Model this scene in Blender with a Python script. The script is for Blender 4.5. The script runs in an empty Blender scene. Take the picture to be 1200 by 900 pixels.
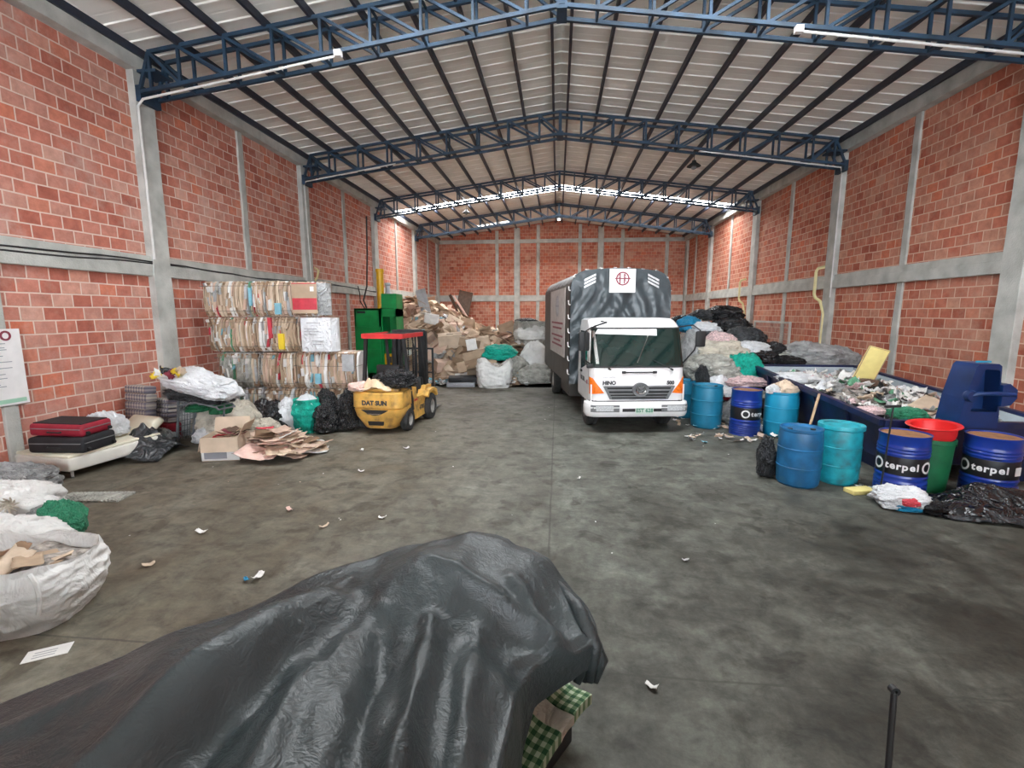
import bpy, bmesh, math, random
from mathutils import Vector, Matrix, Euler, noise
C = bpy.context.scene.collection
PI = math.pi
def V(*a): return Vector(a)
def R(d): return math.radians(d)
# ------------------------------------------------------------------ materials
def newmat(name):
    m = bpy.data.materials.new(name); m.use_nodes = True
    nt = m.node_tree; b = nt.nodes['Principled BSDF']
    return m, nt, b
def nd(nt, t, **k):
    n = nt.nodes.new(t)
    for a, v in k.items():
        if a.startswith('i_'): n.inputs[a[2:].replace('_', ' ')].default_value = v
        else: setattr(n, a, v)
    return n
def ramp(nt, stops, interp='LINEAR'):
    r = nt.nodes.new('ShaderNodeValToRGB'); e = r.color_ramp.elements; r.color_ramp.interpolation = interp
    while len(e) < len(stops): e.new(0.5)
    for i, (p, c) in enumerate(stops):
        e[i].position = p; e[i].color = (*c, 1) if len(c) == 3 else c
    return r
def mat(name, col, rough=.6, metal=0, spec=.5, var=.0, vscale=6, bump=0, bscale=30, dirt=None, coat=0, alpha=1, sheen=0, creases=0, cscale=5):
    """plain surface with patchy colour variation, fine bump and, for films and cloth, creases"""
    m, nt, b = newmat(name); L = nt.links
    b.inputs['Roughness'].default_value = rough; b.inputs['Metallic'].default_value = metal
    b.inputs['Specular IOR Level'].default_value = spec; b.inputs['Coat Weight'].default_value = coat
    b.inputs['Alpha'].default_value = alpha
    b.inputs['Base Color'].default_value = (*col, 1)
    tc = nd(nt, 'ShaderNodeTexCoord')
    if var:
        n = nd(nt, 'ShaderNodeTexNoise'); n.inputs['Scale'].default_value = vscale; n.inputs['Detail'].default_value = 6
        L.new(tc.outputs['Object'], n.inputs['Vector'])
        lo = tuple(max(0, c*(1-var)) for c in col); hi = tuple(min(1, c*(1+var)) for c in col)
        if dirt: r = ramp(nt, [(.3, dirt), (.45, lo), (.7, hi)])
        else: r = ramp(nt, [(.3, lo), (.7, hi)])
        L.new(n.outputs['Fac'], r.inputs['Fac']); L.new(r.outputs['Color'], b.inputs['Base Color'])
    prev = None
    if bump:
        n2 = nd(nt, 'ShaderNodeTexNoise'); n2.inputs['Scale'].default_value = bscale; n2.inputs['Detail'].default_value = 5
        L.new(tc.outputs['Object'], n2.inputs['Vector'])
        bp = nd(nt, 'ShaderNodeBump'); bp.inputs['Strength'].default_value = bump; bp.inputs['Distance'].default_value = .02
        L.new(n2.outputs['Fac'], bp.inputs['Height']); prev = bp
    if creases:
        n3 = nd(nt, 'ShaderNodeTexNoise'); n3.inputs['Scale'].default_value = cscale; n3.inputs['Detail'].default_value = 3; n3.inputs['Distortion'].default_value = 1.2
        v = nd(nt, 'ShaderNodeTexVoronoi'); v.feature = 'DISTANCE_TO_EDGE'; v.inputs['Scale'].default_value = cscale*1.6
        mx = nd(nt, 'ShaderNodeMixRGB'); mx.inputs['Fac'].default_value = .35
        L.new(tc.outputs['Object'], n3.inputs['Vector']); L.new(tc.outputs['Object'], mx.inputs['Color1']); L.new(n3.outputs['Color'], mx.inputs['Color2'])
        L.new(mx.outputs['Color'], v.inputs['Vector'])
        ad = nd(nt, 'ShaderNodeMath', operation='ADD'); ml = nd(nt, 'ShaderNodeMath', operation='MULTIPLY'); ml.inputs[1].default_value = .8
        L.new(v.outputs['Distance'], ml.inputs[0]); L.new(ml.outputs[0], ad.inputs[0]); L.new(n3.outputs['Fac'], ad.inputs[1])
        bp = nd(nt, 'ShaderNodeBump'); bp.inputs['Strength'].default_value = creases; bp.inputs['Distance'].default_value = .12
        L.new(ad.outputs[0], bp.inputs['Height'])
        if prev: L.new(prev.outputs[0], bp.inputs['Normal'])
        prev = bp
    if prev: L.new(prev.outputs[0], b.inputs['Normal'])
    return m
def emis(name, col, s):
    m, nt, b = newmat(name); b.inputs['Base Color'].default_value = (*col, 1)
    b.inputs['Emission Color'].default_value = (*col, 1); b.inputs['Emission Strength'].default_value = s
    return m
def brick_mat(name, axis, warm, bl=1.0):
    """hollow clay block masonry; axis tells which way the courses run"""
    m, nt, b = newmat(name); L = nt.links
    tc = nd(nt, 'ShaderNodeTexCoord'); sp = nd(nt, 'ShaderNodeSeparateXYZ'); cb = nd(nt, 'ShaderNodeCombineXYZ')
    L.new(tc.outputs['Object'], sp.inputs[0]); L.new(sp.outputs[axis], cb.inputs['X']); L.new(sp.outputs['Z'], cb.inputs['Y'])
    wob = nd(nt, 'ShaderNodeTexNoise'); wob.inputs['Scale'].default_value = 1.3; wob.inputs['Detail'].default_value = 2
    L.new(cb.outputs[0], wob.inputs['Vector'])
    wa = nd(nt, 'ShaderNodeVectorMath', operation='MULTIPLY_ADD'); wa.inputs[1].default_value = (.03, .035, 0)
    L.new(wob.outputs['Color'], wa.inputs[0]); L.new(cb.outputs[0], wa.inputs[2])
    br = nd(nt, 'ShaderNodeTexBrick'); br.offset = .5
    for k, v in (('Scale', 1), ('Mortar Size', .0135 if warm > .9 else .010), ('Mortar Smooth', .35), ('Bias', 0), ('Brick Width', .335), ('Row Height', .213)): br.inputs[k].default_value = v
    br.inputs['Color1'].default_value = (0, 0, 0, 1); br.inputs['Color2'].default_value = (1, 1, 1, 1); br.inputs['Mortar'].default_value = (.5, .5, .5, 1)
    L.new(wa.outputs[0], br.inputs['Vector'])
    w = warm*1.05
    rp = ramp(nt, [(0, (.37*w, .115*w, .080*w)), (.2, (.45*w, .155*w, .110*w)), (.45, (.50*w, .185*w, .135*w)), (.7, (.48*w, .215*w, .165*w)), (.86, (.56*w, .31*w, .245*w)), (.93, (.54*w, .195*w, .130*w)), (1, (.56*w, .165*w, .095*w))])
    L.new(br.outputs['Color'], rp.inputs['Fac'])
    # mottling within the bricks
    n = nd(nt, 'ShaderNodeTexNoise'); n.inputs['Scale'].default_value = 5; n.inputs['Detail'].default_value = 8; n.inputs['Roughness'].default_value = .7
    L.new(tc.outputs['Object'], n.inputs['Vector'])
    mm = nd(nt, 'ShaderNodeMixRGB', blend_type='MULTIPLY'); mm.inputs['Fac'].default_value = .75
    nr = ramp(nt, [(.25, (.55, .5, .48)), (.6, (1.12, 1.12, 1.1)), (.8, (1.35, 1.55, 1.6))]); L.new(n.outputs['Fac'], nr.inputs['Fac'])
    L.new(rp.outputs[0], mm.inputs['Color1']); L.new(nr.outputs[0], mm.inputs['Color2'])
    # mortar
    mo = nd(nt, 'ShaderNodeMixRGB'); mo.inputs['Color2'].default_value = (.66*w, .50*w, .42*w, 1)
    L.new(br.outputs['Fac'], mo.inputs['Fac']); L.new(mm.outputs[0], mo.inputs['Color1'])
    # cement smears
    n2 = nd(nt, 'ShaderNodeTexNoise'); n2.inputs['Scale'].default_value = .9; n2.inputs['Detail'].default_value = 9; n2.inputs['Roughness'].default_value = .75
    L.new(tc.outputs['Object'], n2.inputs['Vector'])
    r2 = ramp(nt, [(.50, (0, 0, 0)), (.72, (.6, .6, .6))]); L.new(n2.outputs['Fac'], r2.inputs['Fac'])
    m2 = nd(nt, 'ShaderNodeMixRGB'); m2.inputs['Color2'].default_value = (.55, .40, .34, 1)
    L.new(r2.outputs[0], m2.inputs['Fac']); L.new(mo.outputs[0], m2.inputs['Color1'])
    tn = nd(nt, 'ShaderNodeMixRGB', blend_type='MULTIPLY'); tn.inputs['Fac'].default_value = 1; tn.inputs['Color2'].default_value = (1, .5+.5*bl, bl, 1); L.new(m2.outputs[0], tn.inputs['Color1'])
    L.new(tn.outputs[0], b.inputs['Base Color'])
    b.inputs['Roughness'].default_value = .85; b.inputs['Specular IOR Level'].default_value = .25
    sb = nd(nt, 'ShaderNodeMath', operation='SUBTRACT'); sb.inputs[0].default_value = 1; L.new(br.outputs['Fac'], sb.inputs[1])
    a2 = nd(nt, 'ShaderNodeMath', operation='MULTIPLY_ADD'); a2.inputs[1].default_value = .5; L.new(n.outputs['Fac'], a2.inputs[0]); L.new(sb.outputs[0], a2.inputs[2])
    bp = nd(nt, 'ShaderNodeBump'); bp.inputs['Strength'].default_value = .7; bp.inputs['Distance'].default_value = .012
    L.new(a2.outputs[0], bp.inputs['Height']); L.new(bp.outputs[0], b.inputs['Normal'])
    return m
def floor_mat():
    m, nt, b = newmat('worn concrete floor'); L = nt.links
    tc = nd(nt, 'ShaderNodeTexCoord')
    def N(scale, det, rough, dist=0, stretch=None):
        n = nd(nt, 'ShaderNodeTexNoise'); n.inputs['Scale'].default_value = scale; n.inputs['Detail'].default_value = det
        n.inputs['Roughness'].default_value = rough; n.inputs['Distortion'].default_value = dist
        if stretch:
            mp = nd(nt, 'ShaderNodeMapping'); mp.inputs['Scale'].default_value = stretch; mp.inputs['Rotation'].default_value = (0, 0, .35)
            L.new(tc.outputs['Object'], mp.inputs['Vector']); L.new(mp.outputs[0], n.inputs['Vector'])
        else: L.new(tc.outputs['Object'], n.inputs['Vector'])
        return n
    big = N(.30, 5, .65, .2); mid = N(1.3, 12, .75, .15); fine = N(9, 8, .78); streak = N(1.1, 12, .75, .2, (1.3, .6, 1))
    # base: greenish grey to brown dust on the left
    base = ramp(nt, [(.33, (.115, .112, .098)), (.5, (.20, .20, .185)), (.66, (.29, .295, .275))]); L.new(mid.outputs['Fac'], base.inputs['Fac'])
    sp = nd(nt, 'ShaderNodeSeparateXYZ'); L.new(tc.outputs['Object'], sp.inputs[0])
    mr = nd(nt, 'ShaderNodeMapRange'); mr.inputs['From Min'].default_value = .3; mr.inputs['From Max'].default_value = -3.0; L.new(sp.outputs['X'], mr.inputs['Value'])
    dustf = nd(nt, 'ShaderNodeMath', operation='MULTIPLY'); L.new(mr.outputs[0], dustf.inputs[0]); L.new(streak.outputs['Fac'], dustf.inputs[1])
    dust = nd(nt, 'ShaderNodeMixRGB'); dust.inputs['Color2'].default_value = (.30, .235, .175, 1); L.new(dustf.outputs[0], dust.inputs['Fac']); L.new(base.outputs[0], dust.inputs['Color1'])
    # oily dark stains with their own outlines
    st = ramp(nt, [(.42, (1, 1, 1)), (.66, (.55, .53, .51))]); L.new(streak.outputs['Fac'], st.inputs['Fac'])
    s1 = nd(nt, 'ShaderNodeMixRGB', blend_type='MULTIPLY'); s1.inputs['Fac'].default_value = .75; L.new(dust.outputs[0], s1.inputs['Color1']); L.new(st.outputs[0], s1.inputs['Color2'])
    bg = ramp(nt, [(.35, (.72, .71, .70)), (.6, (1.12, 1.13, 1.14))]); L.new(big.outputs['Fac'], bg.inputs['Fac'])
    s2 = nd(nt, 'ShaderNodeMixRGB', blend_type='MULTIPLY'); s2.inputs['Fac'].default_value = 1; L.new(s1.outputs[0], s2.inputs['Color1']); L.new(bg.outputs[0], s2.inputs['Color2'])
    fr = ramp(nt, [(.3, (.75, .75, .75)), (.7, (1.2, 1.2, 1.2))]); L.new(fine.outputs['Fac'], fr.inputs['Fac'])
    s3 = nd(nt, 'ShaderNodeMixRGB', blend_type='MULTIPLY'); s3.inputs['Fac'].default_value = .7; L.new(s2.outputs[0], s3.inputs['Color1']); L.new(fr.outputs[0], s3.inputs['Color2'])
    wisp = N(3.4, 10, .74, .5, (.9, 1.25, 1)); wr = ramp(nt, [(.34, (.55, .56, .55)), (.5, (1, 1, 1)), (.66, (1.32, 1.34, 1.30))]); L.new(wisp.outputs['Fac'], wr.inputs['Fac'])
    s3w = nd(nt, 'ShaderNodeMixRGB', blend_type='MULTIPLY'); s3w.inputs['Fac'].default_value = .85; L.new(s3.outputs[0], s3w.inputs['Color1']); L.new(wr.outputs[0], s3w.inputs['Color2'])
    blot = N(2.3, 7, .6, .4); br_ = ramp(nt, [(.56, (1, 1, 1)), (.63, (.58, .56, .54))]); L.new(blot.outputs['Fac'], br_.inputs['Fac'])
    s3b = nd(nt, 'ShaderNodeMixRGB', blend_type='MULTIPLY'); s3b.inputs['Fac'].default_value = .8; L.new(s3w.outputs[0], s3b.inputs['Color1']); L.new(br_.outputs[0], s3b.inputs['Color2']); s3 = s3b
    # round oil spots
    vo = nd(nt, 'ShaderNodeTexVoronoi'); vo.inputs['Scale'].default_value = .75; vo.inputs['Randomness'].default_value = 1
    va = nd(nt, 'ShaderNodeVectorMath', operation='MULTIPLY_ADD'); va.inputs[1].default_value = (.25, .25, 0); L.new(mid.outputs['Color'], va.inputs[0]); L.new(tc.outputs['Object'], va.inputs[2])
    L.new(va.outputs[0], vo.inputs['Vector'])
    vr = ramp(nt, [(.10, (.42, .40, .38)), (.15, (1, 1, 1))]); L.new(vo.outputs['Distance'], vr.inputs['Fac'])
    s4 = nd(nt, 'ShaderNodeMixRGB', blend_type='MULTIPLY'); s4.inputs['Fac'].default_value = .6; L.new(s3.outputs[0], s4.inputs['Color1']); L.new(vr.outputs[0], s4.inputs['Color2'])
    mp3 = nd(nt, 'ShaderNodeMapping'); mp3.inputs['Location'].default_value = (-3.6, -3.4, 0); L.new(tc.outputs['Object'], mp3.inputs['Vector'])  # wide dark area near right: floor dirt plus foreground shade put into the colour
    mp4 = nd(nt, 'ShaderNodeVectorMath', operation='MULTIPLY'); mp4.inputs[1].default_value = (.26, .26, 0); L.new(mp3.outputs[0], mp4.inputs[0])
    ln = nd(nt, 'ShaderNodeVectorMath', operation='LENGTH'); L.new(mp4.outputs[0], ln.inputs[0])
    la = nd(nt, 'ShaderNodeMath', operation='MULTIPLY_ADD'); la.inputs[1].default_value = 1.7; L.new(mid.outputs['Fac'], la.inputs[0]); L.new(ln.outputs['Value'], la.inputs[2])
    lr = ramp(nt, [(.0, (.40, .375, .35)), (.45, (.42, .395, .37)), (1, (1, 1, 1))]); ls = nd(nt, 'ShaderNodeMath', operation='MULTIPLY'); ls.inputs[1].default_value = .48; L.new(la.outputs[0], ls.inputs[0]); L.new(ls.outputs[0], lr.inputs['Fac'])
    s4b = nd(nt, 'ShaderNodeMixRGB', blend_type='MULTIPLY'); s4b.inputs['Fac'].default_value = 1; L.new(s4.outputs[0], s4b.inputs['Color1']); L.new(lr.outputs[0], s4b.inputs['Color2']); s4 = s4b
    # saw-cut joints: one along the hall, several across
    def joint(sock, off, per, wid):
        a = nd(nt, 'ShaderNodeMath', operation='ADD'); a.inputs[1].default_value = off; L.new(sock, a.inputs[0])
        p = nd(nt, 'ShaderNodeMath', operation='PINGPONG'); p.inputs[1].default_value = per; L.new(a.outputs[0], p.inputs[0])
        c = nd(nt, 'ShaderNodeMath', operation='LESS_THAN'); c.inputs[1].default_value = wid; L.new(p.outputs[0], c.inputs[0]); return c
    wx = nd(nt, 'ShaderNodeVectorMath', operation='MULTIPLY_ADD'); wx.inputs[1].default_value = (.05, .05, 0); L.new(mid.outputs['Color'], wx.inputs[0]); L.new(tc.outputs['Object'], wx.inputs[2])
    sp2 = nd(nt, 'ShaderNodeSeparateXYZ'); L.new(wx.outputs[0], sp2.inputs[0])
    j1 = joint(sp2.outputs['X'], .03, 3.0, .012); j2 = joint(sp2.outputs['Y'], -3.03, 2.5, .010)
    jm = nd(nt, 'ShaderNodeMath', operation='MAXIMUM'); L.new(j1.outputs[0], jm.inputs[0]); L.new(j2.outputs[0], jm.inputs[1])
    jf = nd(nt, 'ShaderNodeMath', operation='MULTIPLY'); jf.inputs[1].default_value = .5; L.new(jm.outputs[0], jf.inputs[0])
    s5 = nd(nt, 'ShaderNodeMixRGB'); s5.inputs['Color2'].default_value = (.07, .068, .06, 1); L.new(jf.outputs[0], s5.inputs['Fac']); L.new(s4.outputs[0], s5.inputs['Color1'])
    s6 = nd(nt, 'ShaderNodeMixRGB', blend_type='MULTIPLY'); s6.inputs['Fac'].default_value = 1; s6.inputs['Color2'].default_value = (.66, .68, .64, 1); L.new(s5.outputs[0], s6.inputs['Color1'])
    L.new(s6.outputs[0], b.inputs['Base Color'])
    b.inputs['Specular IOR Level'].default_value = .22
    rr = ramp(nt, [(.35, (.42, .42, .42)), (.65, (.85, .85, .85))]); L.new(mid.outputs['Fac'], rr.inputs['Fac']); L.new(rr.outputs[0], b.inputs['Roughness'])
    bp = nd(nt, 'ShaderNodeBump'); bp.inputs['Strength'].default_value = .25; bp.inputs['Distance'].default_value = .01
    L.new(fine.outputs['Fac'], bp.inputs['Height']); L.new(bp.outputs[0], b.inputs['Normal'])
    return m
M = {}
M['brickL'] = brick_mat('brick left', 'Y', 1.0)
M['brickR'] = brick_mat('brick right', 'Y', .93, .80)
M['brickB'] = brick_mat('brick back', 'X', .88, .80)
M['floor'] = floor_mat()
M['conc'] = mat('concrete', (.47, .475, .44), .85, var=.12, vscale=2.6, bump=.5, bscale=40, dirt=(.34, .34, .31))
M['sheet'] = mat('roof sheet underside', (.80, .775, .72), .55, var=.08, vscale=.8, bump=.05)
M['steel'] = mat('dark blue painted steel', (.010, .034, .066), .6, var=.45, vscale=3, spec=.5)
M['purlin'] = mat('dark purlin paint', (.012, .018, .035), .5, var=.3)
M['pipe'] = mat('galvanised conduit', (.62, .62, .60), .45, var=.1)
M['ypipe'] = mat('pale yellow pipe', (.70, .62, .33), .5, var=.1)
M['black'] = mat('black rubber', (.012, .012, .013), .6, var=.3)
M['tyre'] = mat('tyre rubber', (.030, .030, .030), .85, var=.4, vscale=10, bump=.3)
M['rim'] = mat('wheel rim grey', (.30, .29, .27), .6, var=.3)
M['white'] = mat('white truck paint', (.80, .80, .80), .22, var=.04, coat=.4)
M['glass'] = mat('dark tinted glass', (.008, .022, .019), .04, spec=.6, var=.3, vscale=2)
M['grey'] = mat('grey plastic', (.16, .165, .17), .45, var=.15)
M['chrome'] = mat('chrome', (.6, .6, .6), .2, metal=1)
M['orange'] = mat('orange lens', (.85, .17, .015), .2, var=.25, vscale=25, coat=.5)
M['lens'] = mat('lamp lens', (.55, .57, .58), .15, var=.3, vscale=40, coat=.5)
M['cover'] = mat('charcoal truck tarpaulin', (.036, .047, .053), .33, var=.2, vscale=3, creases=.12, cscale=2)
M['coverside'] = mat('brown grey tarpaulin side', (.060, .052, .045), .6, var=.2, vscale=2)
M['sign'] = mat('white printed vinyl', (.78, .76, .75), .5, var=.05)
M['signside'] = mat('dusty white banner', (.50, .47, .45), .6, var=.15)
M['maroon'] = mat('maroon print', (.22, .03, .05), .5)
M['dkprint'] = mat('dark print', (.05, .05, .055), .5)
M['greyprint'] = mat('grey print', (.30, .31, .34), .5)
M['plate'] = mat('number plate white', (.62, .68, .62), .4)
M['greenprint'] = mat('green plate print', (.03, .22, .12), .4)
M['fyellow'] = mat('forklift yellow paint', (.74, .43, .10), .42, var=.15, vscale=5, dirt=(.30, .17, .06), bump=.05)
M['red'] = mat('red paint', (.55, .03, .03), .45, var=.2)
M['mast'] = mat('greasy black mast steel', (.016, .017, .019), .42, var=.4, vscale=8)
M['beige'] = mat('cream cloth', (.72, .55, .36), .9, var=.15, creases=.3, cscale=4)
M['pinkcloth'] = mat('pink cloth', (.75, .52, .45), .9, var=.15, creases=.3, cscale=4)
M['bagblack'] = mat('black bin bag film', (.009, .010, .012), .22, spec=.7, creases=1, cscale=3.2)
M['bagdark'] = mat('dusty charcoal film', (.035, .038, .042), .30, var=.4, creases=1, cscale=3.5)
M['bagclear'] = mat('cloudy clear film', (.42, .43, .43), .35, var=.35, creases=.9, cscale=6)
M['bagwhite'] = mat('white plastic bag', (.76, .78, .80), .45, var=.12, creases=.6, cscale=5)
M['woven'] = mat('white woven sack', (.70, .70, .68), .7, var=.10, vscale=4, creases=.35, cscale=3.5, bump=.15, bscale=120)
M['wovenbeige'] = mat('beige woven sack', (.50, .46, .38), .8, var=.25, vscale=4, creases=.6, cscale=4, bump=.15, bscale=120)
M['teal'] = mat('teal mesh sack', (.0, .42, .31), .55, var=.25, vscale=12, creases=.7, cscale=7, bump=.3, bscale=60)
M['greenbag'] = mat('green plastic bag', (.04, .30, .16), .45, var=.25, creases=.8, cscale=6)
M['bluebag'] = mat('bright blue bag', (.01, .26, .48), .4, var=.15, creases=.6, cscale=5)
M['pinkwhite'] = mat('pink and white print cloth', (.62, .45, .45), .8, var=.45, vscale=14, creases=.4, cscale=4)
M['tarp'] = mat('black polyethylene tarpaulin', (.030, .038, .040), .40, spec=.5, var=.3, vscale=1.6, creases=.13, cscale=9, bump=.2, bscale=34)
M['card'] = mat('brown cardboard', (.42, .31, .215), .85, var=.15, vscale=3)
M['card2'] = mat('pale cardboard', (.58, .46, .345), .85, var=.15, vscale=3)
M['card3'] = mat('pinkish cardboard', (.58, .42, .33), .85, var=.15, vscale=3)
M['card4'] = mat('dark cardboard', (.24, .15, .09), .9, var=.2, vscale=3)
M['paper'] = mat('white paper', (.74, .73, .71), .8, var=.08)
M['paperg'] = mat('grey paper', (.40, .41, .42), .8, var=.2)
M['pblue'] = mat('light blue print', (.20, .45, .55), .6, var=.2)
M['pred'] = mat('red print', (.50, .04, .06), .6, var=.2)
M['pyellow'] = mat('yellow print', (.75, .55, .03), .6)
M['pgreen'] = mat('green print', (.10, .28, .16), .6, var=.3)
M['straw'] = mat('baling wire', (.15, .13, .11), .5)
M['press'] = mat('baler green paint', (.0, .26, .06), .4, var=.25, vscale=3)
M['cyl'] = mat('cylinder yellow paint', (.75, .42, .01), .4, var=.1)
M['drumblue'] = mat('dull blue plastic drum', (.012, .13, .30), .42, var=.25, vscale=4, dirt=(.03, .12, .20))
M['drumaqua'] = mat('aqua plastic drum', (.015, .34, .42), .42, var=.2, vscale=7, dirt=(.03, .16, .19))
M['drumsky'] = mat('bright sky blue drum', (.01, .27, .45), .42, var=.12, vscale=5)
M['drumteal'] = mat('teal blue drum', (.01, .17, .29), .45, var=.15, vscale=5)
M['steelblue'] = mat('royal blue steel drum', (.008, .035, .26), .3, var=.15, vscale=4, coat=.3)
M['rust'] = mat('rusty brown lid', (.27, .13, .055), .7, var=.35, vscale=8)
M['band'] = mat('black drum band', (.010, .010, .012), .4)
M['letter'] = mat('white lettering', (.75, .75, .75), .5)
M['binred'] = mat('red plastic basin', (.62, .02, .02), .4, var=.1)
M['bingreen'] = mat('dark green bin', (.01, .13, .05), .45, var=.2)
M['navy'] = mat('navy container paint', (.007, .017, .075), .42, var=.35, vscale=3, dirt=(.03, .03, .05))
M['navy2'] = mat('blue enamel housing', (.005, .026, .11), .35, var=.3, vscale=3)
M['innergrey'] = mat('scuffed grey inner steel', (.36, .42, .46), .55, var=.2, vscale=3)
M['foam'] = mat('yellow foam board', (.78, .66, .25), .8, var=.08)
M['wood'] = mat('bare wood', (.38, .27, .17), .8, var=.25, vscale=5)
M['silver'] = mat('galvanised sheet', (.50, .53, .56), .4, metal=.4, var=.15)
M['mattress'] = mat('off white upholstery', (.66, .64, .58), .85, var=.1, vscale=4)
M['suitred'] = mat('dark red suitcase shell', (.28, .012, .03), .5, var=.2)
M['suitblk'] = mat('black suitcase fabric', (.014, .014, .017), .7, var=.3)
M['cream'] = mat('cream cushion fabric', (.74, .70, .56), .85, var=.06)
M['cartgrey'] = mat('grey cart tubing', (.16, .175, .19), .4, metal=.3, var=.2)
M['leaf'] = mat('dark green netting', (.01, .13, .05), .7, var=.4, vscale=20)
M['khaki'] = mat('dusty clear sacks', (.40, .40, .36), .6, var=.35, creases=.8, cscale=5)
M['dirtpile'] = mat('loose mixed waste', (.34, .31, .28), .9, var=.6, vscale=16, bump=1, bscale=25)
M['cardpile'] = mat('crushed cardboard mass', (.30, .20, .13), .9, var=.55, vscale=9, bump=1, bscale=16)
M['brown'] = mat('dark brown board', (.10, .06, .04), .7, var=.3)
M['sky'] = emis('translucent roof sheet', (1, 1, 1), 28)
M['skyadd'] = emis('added roof light near', (.95, .98, 1), 26)  # glow of the added near strip, a light source out of view
M['sky2'] = emis('translucent roof sheet far', (1, 1, 1), 5)
M['lampw'] = emis('lamp glow', (1, 1, .97), 6)
def plaid_mat(name, a, bcol, c, scale, sx=1):
    m, nt, b = newmat(name); L = nt.links
    tc = nd(nt, 'ShaderNodeTexCoord'); ch = nd(nt, 'ShaderNodeSeparateXYZ'); L.new(tc.outputs['Object'], ch.inputs[0])
    def stripe(s):
        q = nd(nt, 'ShaderNodeMath', operation='MULTIPLY'); q.inputs[1].default_value = scale; L.new(ch.outputs[s], q.inputs[0])
        f = nd(nt, 'ShaderNodeMath', operation='FRACT'); L.new(q.outputs[0], f.inputs[0])
        g = nd(nt, 'ShaderNodeMath', operation='GREATER_THAN'); g.inputs[1].default_value = .5; L.new(f.outputs[0], g.inputs[0]); return g
    x, y = stripe('X'), stripe('Z' if sx else 'Y')
    ad = nd(nt, 'ShaderNodeMath', operation='ADD'); L.new(x.outputs[0], ad.inputs[0]); L.new(y.outputs[0], ad.inputs[1])
    hv = nd(nt, 'ShaderNodeMath', operation='MULTIPLY'); hv.inputs[1].default_value = .5; L.new(ad.outputs[0], hv.inputs[0])
    r = ramp(nt, [(.0, a), (.3, bcol), (.8, c)], 'CONSTANT'); L.new(hv.outputs[0], r.inputs['Fac']); L.new(r.outputs[0], b.inputs['Base Color'])
    b.inputs['Roughness'].default_value = .9
    return m
M['gingham'] = plaid_mat('green gingham cloth', (.42, .48, .34), (.12, .20, .10), (.015, .07, .025), 19, 0)
M['rug'] = plaid_mat('woven plaid rug', (.42, .38, .32), (.24, .21, .22), (.11, .10, .13), 14)
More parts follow.
